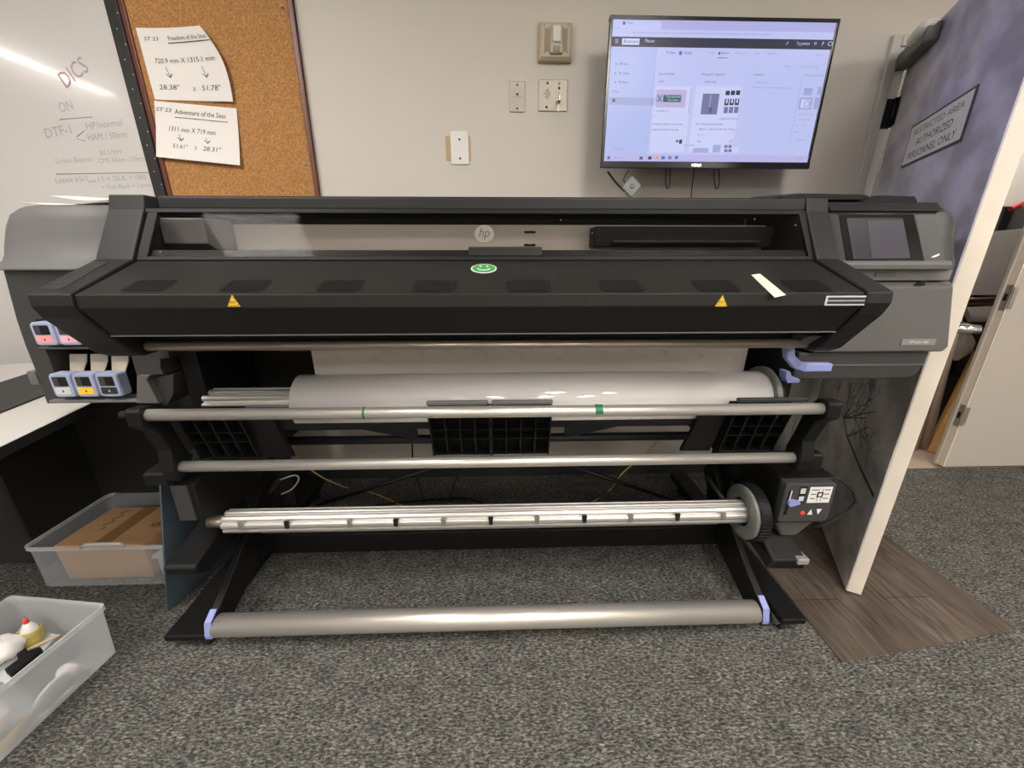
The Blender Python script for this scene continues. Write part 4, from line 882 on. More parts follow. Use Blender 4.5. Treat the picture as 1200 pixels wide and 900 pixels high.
# stand
def mx(f): return f
for sgn in (-1, 1):
    def X(a): return (-.02+a*sgn)
    def bx(b, xa, xb, *r): q = sorted((X(xa), X(xb))); return b.box(q[0], q[1], *r)
    def pxx(b, poly, xa, xb): q = sorted((X(xa), X(xb))); return b.prism(poly, 'x', q[0], q[1])
    leg = pxx(MB(), [(1.24, .10), (1.42, .10), (1.46, .62), (1.50, .86), (1.20, .86), (1.22, .62), (1.24, .5)], .90, .95)
    pxx(leg, [(1.12, .60), (1.5, .60), (1.5, .66), (1.14, .66)], .72, .95)
    part(leg, 'stand_leg', 'blackmetal', bevel=.003)
    gu = pxx(MB(), [(1.18, .50), (1.40, .44), (1.46, .60), (1.42, .64), (1.36, .58), (1.30, .64), (1.22, .64)], .895, .90)
    go = part(gu, 'gusset_plate', 'blackmetal')
    gs = MB()
    for y, z in ((1.26, .60), (1.30, .60), (1.36, .50), (1.36, .485), (1.41, .58)): gs.lathe((X(.894), y, z), (-sgn, 0, 0), [(0, .002), (.004, .0015), (.005, 0)], 8)
    part(gs, 'gusset_screw', 'plate', go)
    ft = pxx(MB(), [(.957, .040), (1.86, .040), (1.86, .075), (1.30, .075), (.957, .062)], .930 if sgn < 0 else .946, 1.060 if sgn < 0 else 1.03)
    foot = part(ft, 'stand_foot', 'black', bevel=.004)
    stp = MB(); pth = [(.945, .075), (.955, .115), (1.05, .165), (1.20, .27), (1.38, .42)]
    lo = [(y+.045, z-.05) for y, z in pth[1:]]
    stp = pxx(MB(), [(.945, .055), (.943, .08), (.953, .118), (1.05, .172), (1.20, .275), (1.38, .43), (1.42, .36), (1.22, .12), (1.0, .05)], .890 if sgn < 0 else .862, .914 if sgn < 0 else .886)
    sto = part(stp, 'foot_strut', 'black', bevel=.003)
    xa, xb = (.892, .912) if sgn < 0 else (.864, .884)
    tgm = MB(); q = sorted((X(xa), X(xb)))
    ln = [(.9405, .070), (.9395, .082), (.951, .122), (.985, .140)]
    for (y0, z0_), (y1, z1_) in zip(ln[:-1], ln[1:]): tgm.hexa([(q[0], y0-.002, z0_), (q[1], y0-.002, z0_), (q[1], y0+.001, z0_), (q[0], y0+.001, z0_), (q[0], y1-.002, z1_+.001), (q[1], y1-.002, z1_+.001), (q[1], y1+.001, z1_), (q[0], y1+.001, z1_)])
    part(tgm, 'blue_tag', 'blue', sto, label='pale blue grip at the front of the strut')
    for yc in (.985, 1.78):
        xc = X(.945 if sgn < 0 else .965)
        ca = MB().lathe((xc-.010, yc, .021), X_, [(0, 0), (.017, 0), (.021, .004), (.021, .016), (.017, .020), (0, .020)], 20, 1)
        ca.prism([(yc-.022, .041), (yc+.02, .041), (yc+.008, .016), (yc-.008, .016)], 'x', xc-.018, xc-.014, 0).prism([(yc-.022, .041), (yc+.02, .041), (yc+.008, .016), (yc-.008, .016)], 'x', xc+.014, xc+.018, 0)
        part(ca, 'caster', ['chrome', 'rubber'], foot)
part(MB().box(-.95, .91, 1.30, 1.36, .075, .165), 'stand_crossbeam', 'black', bevel=.004)
part(MB().tube([(-.915, .972, .088), (.838, .972, .088)], .0345, 32), 'foot_roller', 'alu', label='thick aluminium bar low at the front')
part(MB().tube([(-.80, 1.12, .345), (.74, 1.12, .345)], .020, 20), 'tension_bar', 'alu')
# cross braces at the rear
part(MB().tube([at(372, 592, Y=1.6), at(530, 541, Y=1.6)], .011, 10), 'brace', 'blackmetal'); part(MB().tube([at(655, 541, Y=1.6), at(800, 590, Y=1.6)], .011, 10), 'brace', 'blackmetal')
part(MB().tube([at(327, 563, Y=1.40), at(292, 600, Y=1.28)], .012, 10), 'brace', 'console'); part(MB().tube([at(828, 558, Y=1.36), at(850, 588, Y=1.25)], .009, 10), 'brace', 'console')
part(MB().box(-.35, .32, 1.55, 1.6, .60, .64), 'rear_rail', 'black')
# take-up holders
lb_ = MB().prism([(1.02, .455), (1.02, .575), (1.16, .625), (1.30, .60), (1.30, .40), (1.14, .40)], 'x', -.965, -.90)
lo_ = part(lb_, 'reel_holder', 'black', bevel=.004)
part(MB().hexa([(-.966, 1.014, .455), (-.918, 1.014, .455), (-.918, 1.022, .455), (-.966, 1.022, .455), (-.966, 1.014, .575), (-.918, 1.014, .575), (-.918, 1.022, .575), (-.966, 1.022, .575)]), 'holder_face', 'console', lo_, bevel=.003)
part(MB().prism([(.975, .29), (.968, .318), (.98, .325), (1.30, .40), (1.36, .38), (1.36, .30), (1.02, .262)], 'x', -1.02, -.925), 'reel_holder', 'black', bevel=.005, label='flat black shoe under the left reel end')
tm = MB().prism([(1.03, .555), (1.05, .56), (1.22, .56), (1.22, .36), (1.10, .35), (1.02, .40)], 'x', .862, 1.035)
tm.prism([(1.05, .40), (1.2, .40), (1.17, .30), (1.1, .30)], 'x', .93, 1.01)
tmo = part(tm, 'take_up_motor', 'black', bevel=.006, seg=3)
cpn = [at(x, y, Y=1.022+.0) for x, y in ((907, 560), (956, 558.5), (957, 601), (908, 603))]
yf = 1.020
cx0, cx1, cz0, cz1 = .866, 1.025, .412, .552
cp = MB().prism(rrect(cx0, cx1, cz0, cz1, .012), 'y', yf-.012, yf+.02, 0)
cpo = part(cp, 'control_panel', 'panelgrey', tmo, bevel=.003)
# panel dressing lives in the panel mesh group
yy = yf-.0125
dw = MB()
fx = lambda a: cx0+(cx1-cx0)*a
fz = lambda a: cz1-(cz1-cz0)*a
def pr(a0, b0, a1, b1, m, th=.001): dw.box(fx(a0), fx(a1), yy-th, yy+.001, fz(b1), fz(b0), m)
pr(.08, .15, .14, .80, 1, .0003); pr(.11, .16, .125, .40, 2, .003); pr(.28, .08, .42, .48, 1, .0004)
pr(.30, .12, .40, .25, 3, .0008); pr(.30, .32, .40, .44, 3, .0008); pr(.48, .09, .92, .49, 2, .0006)
for k in range(3):
    pr(.52, .15+.11*k, .62, .17+.11*k, 1, .0009); pr(.77, .15+.11*k, .88, .17+.11*k, 1, .0009)
pr(.66, .13, .67, .46, 1, .0009); pr(.73, .13, .74, .46, 1, .0009); pr(.64, .22, .76, .35, 1, .0009); pr(.62, .15, .64, .17, 1, .0009); pr(.67, .25, .73, .32, 2, .0012)
dw.prism([(fx(.56), fz(.80)), (fx(.66), fz(.80)), (fx(.61), fz(.66))], 'y', yy-.001, yy, 2).prism([(fx(.72), fz(.66)), (fx(.82), fz(.66)), (fx(.77), fz(.80))], 'y', yy-.001, yy, 2)
dw.lathe((fx(.46), yy, fz(.76)), NY, [(0, .002), (.006, .0015), (.007, 0)], 16, 4)
dw.prism([(fx(.09), fz(.42)), (fx(.14), fz(.38)), (fx(.30), fz(.42)), (fx(.31), fz(.48)), (fx(.14), fz(.54)), (fx(.09), fz(.5))], 'y', yy-.010, yy, 5)
M['led'] = mat('red_button', (.8, .03, .02), .4, emit=.6)
part(dw, 'panel_controls', ['panelgrey', 'deep', 'white', 'lgrey', 'led', 'blue'], tmo, label='blue slider, white labels, red light and arrow buttons')
part(MB().hexa([(.935, 1.06, .315), (.985, 1.06, .315), (.985, 1.12, .315), (.935, 1.12, .315), (.872, 1.032, .411), (1.025, 1.032, .411), (1.025, 1.14, .411), (.872, 1.14, .411)]), 'motor_cover', 'rhouse', tmo, bevel=.006)
part(MB().tube([at(px, py, Y=1.14) for px, py in ((935, 548), (960, 553), (985, 562), (1000, 576), (1003, 588), (992, 600), (972, 612), (955, 618))], .0045, 8), 'motor_cable', 'rubber', tmo)
ar = MB().hexa([(.865, 1.0, .235), (.985, .995, .235), (.93, 1.25, .30), (.85, 1.25, .30), (.885, 1.0, .268), (.99, .995, .272), (.93, 1.25, .42), (.85, 1.25, .42)])
aro = part(ar, 'reel_holder', 'black', bevel=.006, label='black shoe under the right reel end')
part(MB().box(.955, .992, .990, 1.03, .258, .279), 'steel_tip', 'alu', aro, bevel=.003)

# ------------------------------------------------------------------ vinyl roll on its spindle
RC = V((0, 1.125, .795)); RR = .080
VR = thing('vinyl_roll', 'glossy white vinyl roll loaded in the printer', 'media roll', (.1, 1.125, .715))
part(MB().tube([(-.597, RC.y, RC.z), (.795, RC.y, RC.z)], RR, 64), 'media', 'vinyl', VR)
wbm = MB()
X0w, X1w = -.583, .786
wv = [(X0w, 1.198, .825), (X1w, 1.198, .825), (X1w, 1.195, .90), (X1w-.001, 1.19, 1.02), (X0w+.001, 1.19, 1.02), (X0w, 1.195, .90)]
wbm.slab([wv[0], wv[1], wv[3], wv[4]], (0, -1, 0), .0008, 0)
rr_ = random.Random(3)
for k in range(46):
    x = X0w+.03+(X1w-X0w-.06)*(k % 23+.25+.5*(k//23))/23; z = .925+.045*((k*7) % 5)/5-.02*(k//23); s = .011
    y = 1.198-.008*(z-.825)/.195-.0006
    for q in range(3):
        wbm.tube([(x-s+q*s*.6, y, z+s*.4-q*s*.3), (x+q*s*.7, y, z+s*.5-q*s*.35)], .0006, 5, 1, False)
    if k % 2: wbm.tube([(x+s*.9+s*.55*math.cos(a), y, z-s*.6+s*.55*math.sin(a)) for a in [2*math.pi*j/12 for j in range(13)]], .0006, 5, 1, False)
part(wbm, 'media_web', ['webback', 'webmark'], VR, label='cream liner side of the vinyl feeding up into the printer')
fl = MB().lathe((.797, RC.y, RC.z), X_, [(0, 0), (.088, 0), (.092, .004), (.092, .016), (.088, .020), (0, .020)], 48)
part(fl, 'flange', 'gear', VR); part(MB().lathe((.817, RC.y, RC.z), X_, [(0, 0), (.06, 0), (.06, .03), (.0, .03)], 24), 'hub', 'black', VR, bevel=.003)
def ribbed(x0, x1, c, r, n=10, ph=0, m=0):
    poly = []
    for k in range(n):
        a = 2*math.pi*(k+ph)/n; w_ = 2*math.pi/n
        for f, rr in ((-.33, .95), (-.15, 1.0), (.15, 1.0), (.33, .95), (.36, .78), (.64, .78)): poly.append((c[1]+r*rr*math.cos(a+f*w_), c[2]+r*rr*math.sin(a+f*w_)))
    return MB().prism(poly, 'x', x0, x1, m)
part(ribbed(-.868, -.598, RC, .041), 'spindle', 'alubright', VR)
part(MB().tube([(-.91, RC.y, RC.z), (-.865, RC.y, RC.z)], .006, 10), 'spindle_pin', 'steel', VR)

# ------------------------------------------------------------------ take-up spindle
TC = V((0, 1.085, .398))
TS = thing('take_up_spindle', 'ribbed aluminium take-up reel spindle with grey disc below the loading table', 'spindle', (0, TC.y, TC.z-.045))
part(ribbed(-.882, .822, TC, .038, 9, .3), 'profile', 'alubright', TS)
part(MB().lathe((.795, TC.y, TC.z), X_, [(.047, 0), (.086, 0), (.089, .004), (.089, .012), (.047, .012), (.047, 0)], 56), 'disc', 'gear', TS)
ge = MB(); poly = []
for k in range(96):
    a = 2*math.pi*k/96; r0 = .095 if k % 2 else .0932
    poly += [(TC.y+r0*math.cos(a-.026), TC.z+r0*math.sin(a-.026)), (TC.y+r0*math.cos(a+.026), TC.z+r0*math.sin(a+.026))]
ge.prism(poly, 'x', .807, .84); part(ge, 'gear', 'black', TS)
part(MB().tube([(.822, TC.y, TC.z), (.862, TC.y, TC.z)], .02, 16), 'axle', 'steel', TS); part(MB().tube([(-.94, TC.y, TC.z), (-.88, TC.y, TC.z)], .02, 16), 'axle', 'steel', TS)
cl0 = None
for k, px in enumerate((277, 332, 407, 462, 519, 575, 630, 686, 741, 796, 850)):
    p = at(px, 603.5-(px-275)*.0035, Y=TC.y-.045); a = math.radians(222)
    if cl0 is None:
        x = 0; y, z = TC.y-.0365, TC.z+.010
        b = MB().box(x-.006, x+.006, y-.006, y+.002, z-.011, z+.011).box(x-.0075, x+.0075, y-.004, y+.002, z+.004, z+.013)
        cl0 = b.build('media_clip', 'blackmetal' if k % 2 else 'plate', TS); cl0.location.x = p.x; cl0.data.materials.append(M['blackmetal'])
    else:
        c = cl0.copy(); COL.objects.link(c); c.location.x = p.x
        if k % 2:
            c.data = cl0.data.copy(); c.data.materials[0] = M['blackmetal']

# ------------------------------------------------------------------ ink cartridges
def cartridge(x0, z0, w, h, lm, label, icon):
    y0 = 1.052; o = thing('ink_cartridge', label, 'ink cartridge', (x0+w/2, y0, z0), 'ink cartridges on the left of the printer')
    g_ = .0015
    b = MB(); outer = rrect(x0+g_, x0+w-g_, z0+g_, z0+h-g_, .008)
    b.loft([[V((a, y0+.03, c)) for a, c in outer], [V((a, y0+.004, c)) for a, c in outer], [V((x0+w/2+(a-x0-w/2)*.93, y0, z0+h/2+(c-z0-h/2)*.94)) for a, c in outer]], smooth=False)
    part(b, 'body', 'cartblue', o)
    part(MB().box(x0+.006, x0+w-.006, y0+.03, 1.185, z0+.004, z0+h-.01), 'pouch', 'deep', o)
    part(MB().prism(rrect(x0+w*.16, x0+w*.80, z0+h*.47, z0+h*.86, .003), 'y', y0-.0006, y0+.003, 0).box(x0+w*.42, x0+w*.78, y0-.001, y0, z0+h*.49, z0+h*.84, 1), 'recess', ['console', 'deep'], o)
    l = MB().prism(rrect(x0+w*.14, x0+w*.82, z0+h*.14, z0+h*.42, .003), 'y', y0-.0008, y0+.003, 0)
    l.prism([(x0+w*.48+.003*a, z0+h*.27+.003*b_) for a, b_ in ((0, 1.4), (-.8, -.4), (0, -1), (.8, -.4))], 'y', y0-.0014, y0-.0006, 1)
    part(l, 'colour_label', [lm, 'ink' if icon else 'lgrey'], o)
cartridge(-1.226, .984, .060, .064, 'pink', 'pale blue ink cartridge with red label in the upper bay', 1)
cartridge(-1.165, .984, .060, .064, 'lpink', 'pale blue ink cartridge with pink label half hidden by the printer wing', 1)
cartridge(-1.230, .838, .060, .070, 'lgrey', 'pale blue ink cartridge with grey label in the lower bay', 1)
cartridge(-1.169, .838, .060, .070, 'yellow', 'pale blue ink cartridge with yellow label in the lower bay', 1)
cartridge(-1.108, .838, .062, .070, 'ink', 'pale blue ink cartridge with black label in the lower bay', 0)

# ------------------------------------------------------------------ things on top of the printer
def sheet(pts, lift, label, m='paper', wav=.004):
    P = [V(p) for p in pts]; N = 10; mb = MB(); vs = []
    for j in range(N+1):
        for i in range(N+1):
            u, v = i/N, j/N; p = P[0].lerp(P[1], u).lerp(P[3].lerp(P[2], u), v); vs.append(p+Z_*(lift+wav*(1+math.sin(u*6+lift*700)*math.cos(v*2.2-.4))))
    fs = [(j*(N+1)+i, j*(N+1)+i+1, (j+1)*(N+1)+i+1, (j+1)*(N+1)+i) for j in range(N) for i in range(N)]
    mb.add(vs, fs, 0, True).add([p-Z_*.001 for p in vs], [f[::-1] for f in fs], 0, True)
    tag(mb.build('paper_sheet', m, recalc=False), label, 'paper', 'loose sheets on the left of the printer top')
sheet([(-1.30, 1.21, 1.337), (-1.00, 1.21, 1.337), (-1.00, 1.40, 1.353), (-1.29, 1.40, 1.353)], .004, 'lowest loose paper sheet lying on the grey printer cap', wav=.005)
sheet([(-1.25, 1.24, 1.345), (-1.02, 1.25, 1.342), (-1.02, 1.40, 1.355), (-1.24, 1.38, 1.362)], .012, 'topmost rumpled paper sheet on the grey printer cap', wav=.006)
tr = MB().loft([[V((.76, y, z)) for y, z in ((1.14, 1.352), (1.34, 1.352), (1.34, 1.372), (1.14, 1.362))], [V((.80, y, z)) for y, z in ((1.13, 1.352), (1.34, 1.352), (1.34, 1.385), (1.13, 1.368))], [V((.98, y, z)) for y, z in ((1.13, 1.352), (1.34, 1.352), (1.34, 1.385), (1.13, 1.366))], [V((1.02, y, z)) for y, z in ((1.14, 1.352), (1.34, 1.352), (1.34, 1.365), (1.14, 1.356))]], smooth=False)
tag(tr.build('black_tray', 'deep', bevel=.004), 'flat black tray on top of the printer behind the console', 'tray')
tr = MB().loft([[V((.955, y, z)) for y, z in ((1.10, 1.343), (1.12, 1.343), (1.12, 1.348), (1.10, 1.346))], [V((1.0, y, z)) for y, z in ((1.10, 1.343), (1.124, 1.343), (1.124, 1.362), (1.10, 1.36))], [V((1.09, y, z)) for y, z in ((1.10, 1.343), (1.124, 1.343), (1.124, 1.36), (1.10, 1.358))], [V((1.10, y, z)) for y, z in ((1.10, 1.343), (1.12, 1.343), (1.12, 1.347), (1.10, 1.345))]], smooth=False)
tag(tr.build('black_cover_strip', 'deep', bevel=.002), 'low black cover strip lying on top of the touch screen console', 'cover')

# ------------------------------------------------------------------ left: worktable, blue board
wt = thing('worktable', 'black worktable with white laminate top left of the printer', 'table', (-1.9, 1.3, 0))
A_, B_, C_, D_ = at(3, 522, Z=.76), at(103, 474, Z=.76), at(48, 466, Z=.76), at(0, 485, Z=.76)
ed = (B_-A_).normalized(); A0 = A_-ed*.12; B0 = A_+ed*.95; sd = V((-ed.y, ed.x, 0))*1.1
part(MB().hexa([A0-Z_*.028, B0-Z_*.028, B0+sd-Z_*.028, A0+sd-Z_*.028, A0, B0, B0+sd, A0+sd]), 'tabletop', 'table', wt)
part(MB().hexa([A0-Z_*.0285-sd*.002, B0-Z_*.0285-sd*.002, B0+sd*.0-Z_*.0285, A0-Z_*.0285, A0-Z_*.001-sd*.002, B0-Z_*.001-sd*.002, B0-Z_*.001, A0-Z_*.001]), 'edge_band', 'boardblack', wt)
for f in (.55, .95):
    q = A0+sd*f+ed*.06; part(MB().box(q.x-.02, q.x+.02, q.y-.02, q.y+.02, 0, .732), 'leg', 'boardblack', wt, bevel=.002)
part(MB().box(-3.0, -.98, 1.62, 1.65, .0, .73), 'back_panel', 'boardblack', wt)
part(MB().box(-2.7, -1.87, 1.345, 1.62, .02, .73), 'drawer_unit', 'boardgrey', wt, bevel=.003)
part(MB().box(-1.875, -1.86, 1.33, 1.62, .0, .73), 'side_panel', 'boardblack', wt)
mtp = [D_, C_, at(37, 448, Z=.76), at(0, 463, Z=.76)]
mdir = (C_-D_).normalized(); m0 = D_-mdir*.3; m1 = C_+mdir*.5; ms_ = V((-mdir.y, mdir.x, 0))*.27
tag(MB().hexa([m0, m1, m1+ms_, m0+ms_, m0+Z_*.006, m1+Z_*.006, m1+ms_+Z_*.006, m0+ms_+Z_*.006]).build('cutting_mat', 'boardgrey'), 'dark cutting mat on the white worktable beside the printer', 'mat')
pb0, pb1 = V((-1.198, 1.105, 0)), V((-1.115, 1.56, 0)); pn = V(((pb1-pb0).y, -(pb1-pb0).x, 0)).normalized(); LZ = V((.135, .0, .58))
tag(MB().hexa([pb0, pb1, pb1-pn*.006, pb0-pn*.006, pb0+LZ, pb1+LZ, pb1-pn*.006+LZ, pb0-pn*.006+LZ]).build('blue_board', 'bluepanel'), 'dark blue board standing on edge behind the left printer leg', 'board')

# ------------------------------------------------------------------ tubs
def tub(name, label, rim, bot, m, lip=.010, rad=.03, grp='clear storage tubs'):
    n = len(rim); o = thing(name, label, 'tub', sum((V(p) for p in bot), V())/n, grp)
    def rounded(P, r):
        out = []; N = len(P)
        for i in range(N):
            p = V(P[i]); a = (V(P[i-1])-p).normalized()*r; b_ = (V(P[(i+1) % N])-p).normalized()*r
            for k in range(5): t = k/4; out.append((p+a)*(1-t)**2+p*2*t*(1-t)+(p+b_)*t*t)
        return out
    R = rounded(rim, rad); B = rounded(bot, rad); k = len(R)
    wmb = MB().loft([R, B], 0, False, False); wmb.add(B, [list(range(k))], 0)
    part(wmb, 'walls', m, o)
    c = sum(R, V())/k
    Ro = [p+(p-c).normalized()*lip for p in R]
    rm = MB(); q = [[p, ] for p in R]
    secs = [[a+Z_*.002, b_+Z_*.002, b_-Z_*.014, b_-Z_*.014+(a-b_)*.3] for a, b_ in zip(R, Ro)]
    secs.append(secs[0]); rm.loft(secs, 0, False, False); part(rm, 'rim', 'tubrim', o)
    return o
zt = .158
rim1 = [at(28, 642, Z=zt), V((-1.17, 1.215, zt)), V((-1.13, 1.60, zt)), at(130, 578, Z=zt)]
bot1 = [V((-1.765, 1.232, .003)), V((-1.225, 1.232, .003)), V((-1.20, 1.54, .003)), V((-1.765, 1.54, .003))]
rim1[1].y = rim1[0].y; rim1[1].x = -1.195; rim1[2] = V((-1.16, rim1[3].y, zt))
t1 = tub('storage_tub', 'clear plastic tub holding a cardboard carton under the worktable', rim1, bot1, 'tub')
hd = MB()
pth = [at(95, 641, Y=1.205), at(102, 638, Y=1.195), at(140, 637, Y=1.195), at(146, 640, Y=1.205)]
hd.tube(pth, .006, 8); part(hd, 'handle', 'tubrim', t1)
# carton
def ptz(px, py, z): return at(px, py, Z=z)
zc = .165
k0, k1, k2 = ptz(66, 644, zc), ptz(164, 640, zc), ptz(139, 591, zc)
k0.y = max(k0.y, 1.262); k1.y = k0.y
k0.x = -1.70; k1.x = -1.37; k3 = V((-1.36, 1.50, zc)); k2 = V((-1.695, 1.50, zc))
cb_ = [k0, k1, k3, k2]
dn_ = lambda p: V((p.x*.985-.02, p.y, .008))
car = thing('carton', 'taped brown cardboard carton inside the clear tub', 'box', (sum((p for p in cb_), V())/4)-Z_*zc)
part(MB().hexa([dn_(p) for p in cb_]+cb_), 'box_body', 'card', car, bevel=.003)
e1, e2_ = (k0.lerp(k1, .42), k0.lerp(k1, .60)); e3, e4 = k2.lerp(k3, .60), k2.lerp(k3, .42)
tpb = MB().slab([e1+Z_*.001, e2_+Z_*.001, e3+Z_*.001, e4+Z_*.001], Z_, .0008)
part(tpb, 'tape', 'cardtape', car)
xd = (k2-k0).normalized(); tmk = MB().tube([k0.lerp(k1, .26)+xd*(.09+.013*j)+X_*(.014*math.sin(j*2.1))+Z_*.001 for j in range(11)], .0012, 5, 0).text('5', k1+xd*.10-V((.03, 0, -.001)), xd, V((-xd.y, xd.x, 0)), .03, .03, 0)
part(tmk, 'printing', 'brown', car)
for k, (dx, z) in enumerate(((0, .10), (.006, .104))):
    q0, q1 = V((k1.x+.012, 1.262+dx, z)), V((-1.222, 1.262+dx, z))
    tag(MB().slab([q0, q1, q1+V((.005, .2, 0)), q0+V((.018, .2, 0))], Z_, .0016).build('paper_card', 'paper'), ('lower white card between the carton and the tub wall', 'upper white card between the carton and the tub wall')[k], 'card', 'white cards in the tub')
# stack of cards supports
tag(MB().box(k1.x+.022, -1.245, 1.275, 1.44, .008, .097).build('card_stack', 'lgrey', bevel=.002), 'grey block of cards standing beside the carton in the tub', 'cards')
# second tub, lower left corner of the photo
z2 = .235
ra, rb_, rc_ = at(122, 709, Z=z2), at(12, 699, Z=z2), at(0, 806, Z=z2)
rd_ = rc_+(rc_-ra)*.9
rim2 = [ra, rb_, rb_+(rd_-ra), rd_]
b0 = at(138, 762, Z=.003); b3 = at(0, 893, Z=.003); b3 = b3+(b3-b0)*.35
bl = b0+(rb_-ra)*.86; bl.z = .003
bot2 = [b0, bl, bl+(b3-b0), b3]
t2 = tub('storage_tub', 'milky plastic tub of craft supplies in the lower left corner', rim2, bot2, 'tub2', .005, .014)
# craft supplies: standing on the tub's floor
def in2(px, py, z): return at(px, py, Z=z)
inw = (bl-b0).normalized(); wn_ = (b3-b0).cross(ra-b0).normalized()
def side2(px, py, d): return at(px, py, pl=(b0, wn_))+inw*d
bt = thing('glue_bottle', 'small bottle with a red cap wound in yellow twine', 'bottle', in2(40, 752, .1))
c = in2(40, 752, .105)
part(MB().lathe(c, V((.0, .06, 1)), [(0, 0), (.018, 0), (.019, .004), (.019, .052), (.012, .064), (.008, .070), (0, .071)], 24), 'bottle_body', 'lens', bt)
part(MB().lathe(c+V((0, .004, .069)), Z_, [(.006, 0), (.0065, .010), (.0045, .017), (0, .018)], 16), 'cap', 'red', bt)
tw = MB()
for k in range(10): tw.tube([c+V((.0225*math.cos(a), .0225*math.sin(a)+.0003*k, .004+k*.0046+.003*math.cos(a+k))) for a in [2*math.pi*j/20 for j in range(21)]], .0032, 6, 0, False)
part(tw, 'twine', 'twine', bt)
# tray / sheet inside tub on which the small things lie
shp = [in2(-20, 790, .10), in2(15, 806, .10), in2(68, 745, .10), in2(32, 738, .10)]
def blob(c, sx, sy, sz, seed, n=9, amp=.25):
    r = random.Random(seed); ph = [r.uniform(0, 6.28) for _ in range(8)]; mb = MB(); secs = []
    for j in range(1, n+1):
        t = math.pi*j/(n+1); ring = []
        for k in range(18):
            a = 2*math.pi*k/18; f = 1+amp*(.4*math.sin(3*a+ph[0]+2*t)+.35*math.sin(5*a+ph[1]-3*t)+.25*math.sin(7*a+ph[2]+4*t))
            ring.append(V(c)+V((sx*f*math.sin(t)*math.cos(a), sy*f*math.sin(t)*math.sin(a), sz*math.cos(t)*(1+.1*math.sin(4*a+ph[3])))))
        secs.append(ring)
    return mb.loft(secs)
shc = sum((p for p in shp), V())/4
tag(MB().slab([V((p.x, p.y, .105)) for p in shp], Z_, .003).build('clear_sheet', 'tubrim'), 'pale plastic sheet lying across the milky tub', 'sheet')
tag(blob(in2(-4, 764, .14), .055, .05, .032, 4).build('white_cloth', 'cloth'), 'crumpled white cloth beside the twine bottle in the milky tub', 'cloth')
st0, st1 = in2(22, 766, .112), in2(70, 744, .112)
tag(MB().tube([st0, st1], .004, 8).build('wooden_stick', 'sticks'), 'wooden stick lying below the twine bottle in the milky tub', 'stick')
bkc = MB(); 
kp4 = [in2(x, y, .112) for x, y in ((8, 790), (16, 797), (52, 766), (50, 763), (36, 768), (33, 764), (22, 772), (24, 778))]
bkc.slab([p+Z_*.02 for p in kp4], Z_, .02)
tag(bkc.build('black_clamp', 'deep', bevel=.003), 'black plastic clamp at the near rim of the milky tub', 'clamp')
wout = wn_ if wn_.dot(inw) < 0 else -wn_
dc = side2(68, 812, .018)
tag(MB().lathe(dc, wout, [(0, -.002), (.043, -.002), (.046, .001), (.046, .005), (.041, .007), (0, .007)], 36).build('plastic_lid', 'bluelid'), 'round white plastic lid pressed against the side of the milky tub', 'lid')
tag(blob(side2(95, 789, .045), .026, .024, .024, 9).build('pink_wad', 'cloth'), 'small pinkish white wad near the corner of the milky tub', 'wad')
tag(blob(side2(10, 850, .07), .045, .045, .045, 12).build('cotton_pack', 'cloth'), 'large soft white pack low in the milky tub', 'pack')
for k in range(2):
    a, b_ = side2(4, 884-7*k, .016), side2(48, 838-6*k, .016)
    tag(MB().tube([a, b_], .005, 8).build('wooden_dowel', 'sticks'), ('lower pale dowel lying along the bottom of the milky tub', 'upper pale dowel lying along the bottom of the milky tub')[k], 'dowel', 'dowels in the milky tub')

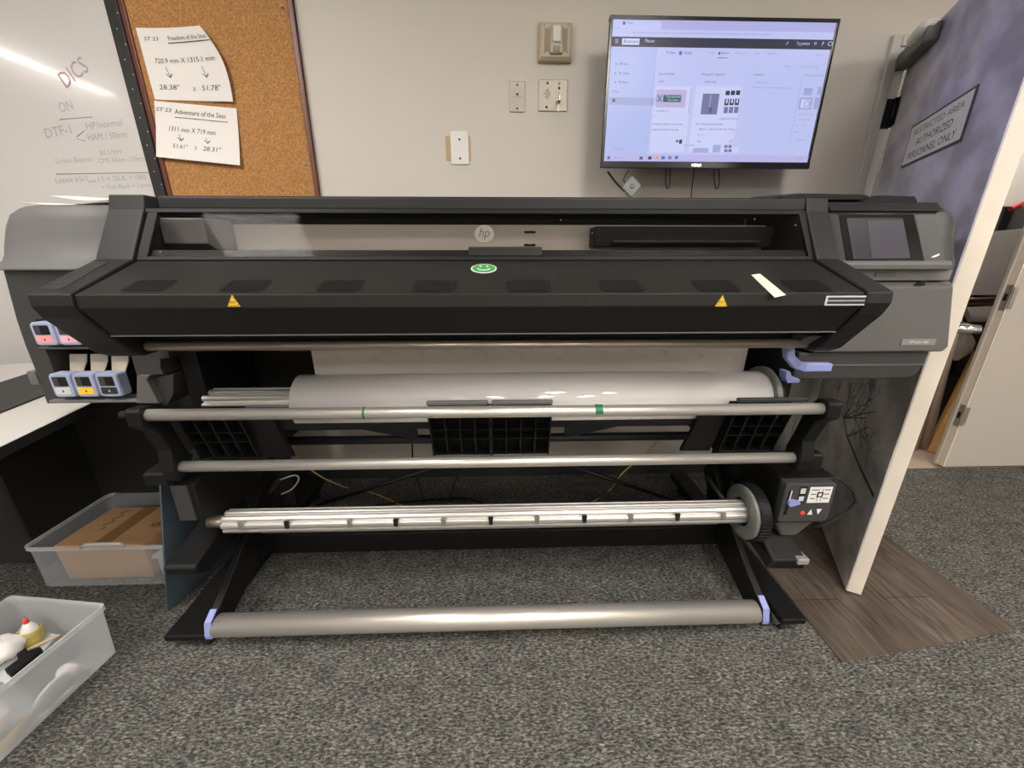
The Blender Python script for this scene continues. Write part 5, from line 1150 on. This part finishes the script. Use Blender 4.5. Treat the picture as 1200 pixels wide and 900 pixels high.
# ------------------------------------------------------------------ cords under the printer
def cord(pix, r, m, label):
    pts = [at(x, y, Z=z) if Y is None else at(x, y, Y=Y) for x, y, z, Y in pix]
    return hang(pts, r, m, label, 'cord', 'cords on the floor under the printer')
cord(((340, 500, 0, 1.7), (345, 530, 0, 1.7), (372, 556, 0, 1.68), (405, 571, .006, None), (435, 577, .006, None), (470, 592, .006, None)), .0035, 'yellowcord', 'yellow cord trailing down at the left under the printer')
cord(((785, 505, 0, 1.75), (750, 537, 0, 1.72), (728, 556, 0, 1.7), (715, 574, .006, None), (692, 590, .006, None)), .0035, 'yellowcord', 'yellow cord trailing down at the right under the printer')
cord(((326, 563, 0, 1.42), (345, 557, 0, 1.44), (350, 562, 0, 1.45), (342, 573, 0, 1.46), (328, 580, 0, 1.46)), .003, 'whitecord', 'white cord looping beside the left printer leg')
cord(((483, 500, 0, 1.66), (484, 545, 0, 1.66), (490, 565, 0, 1.66), (497, 590, .006, None)), .004, 'rubber', 'black cord hanging near the middle of the printer stand')
cord(((542, 545, 0, 1.62), (533, 565, 0, 1.62), (526, 588, .006, None)), .004, 'rubber', 'black cord hanging right of the middle of the stand')
cord(((440, 592, .006, None), (500, 586, .006, None), (545, 584, .006, None), (565, 590, .006, None)), .005, 'rubber', 'thick black cord lying on the carpet behind the reel')

# ------------------------------------------------------------------ ceiling lights
k = 0
pos = [('far left', -3.9, -.3), ('left', -1.5, .1), ('right', .95, -.55), ('far right', 3.3, -.55)]
for nm, x, y in pos+[('rear far left', -3.9, -2.9), ('rear left', -1.5, -2.9), ('rear right', .95, -2.9), ('rear far right', 3.3, -2.9)]:
    o = thing('ceiling_light', 'recessed fluorescent ceiling light, '+nm+' of the room', 'light', (x, y, CZ), 'ceiling lights')
    W2 = .085 if x < -3 else .28
    part(MB().box(x-W2, x+W2, y-.58, y+.58, CZ-.008, CZ-.004), 'diffuser', 'light', o)
    part(MB().box(x-W2-.02, x-W2, y-.6, y+.6, CZ-.014, CZ).box(x+W2, x+W2+.02, y-.6, y+.6, CZ-.014, CZ).box(x-W2, x+W2, y-.6, y-.58, CZ-.014, CZ).box(x-W2, x+W2, y+.58, y+.6, CZ-.014, CZ), 'frame', 'lighttrim', o)
w = bpy.data.worlds.new('world'); SC.world = w; w.use_nodes = True
w.node_tree.nodes['Background'].inputs[0].default_value = (.8, .82, .85, 1); w.node_tree.nodes['Background'].inputs[1].default_value = .05
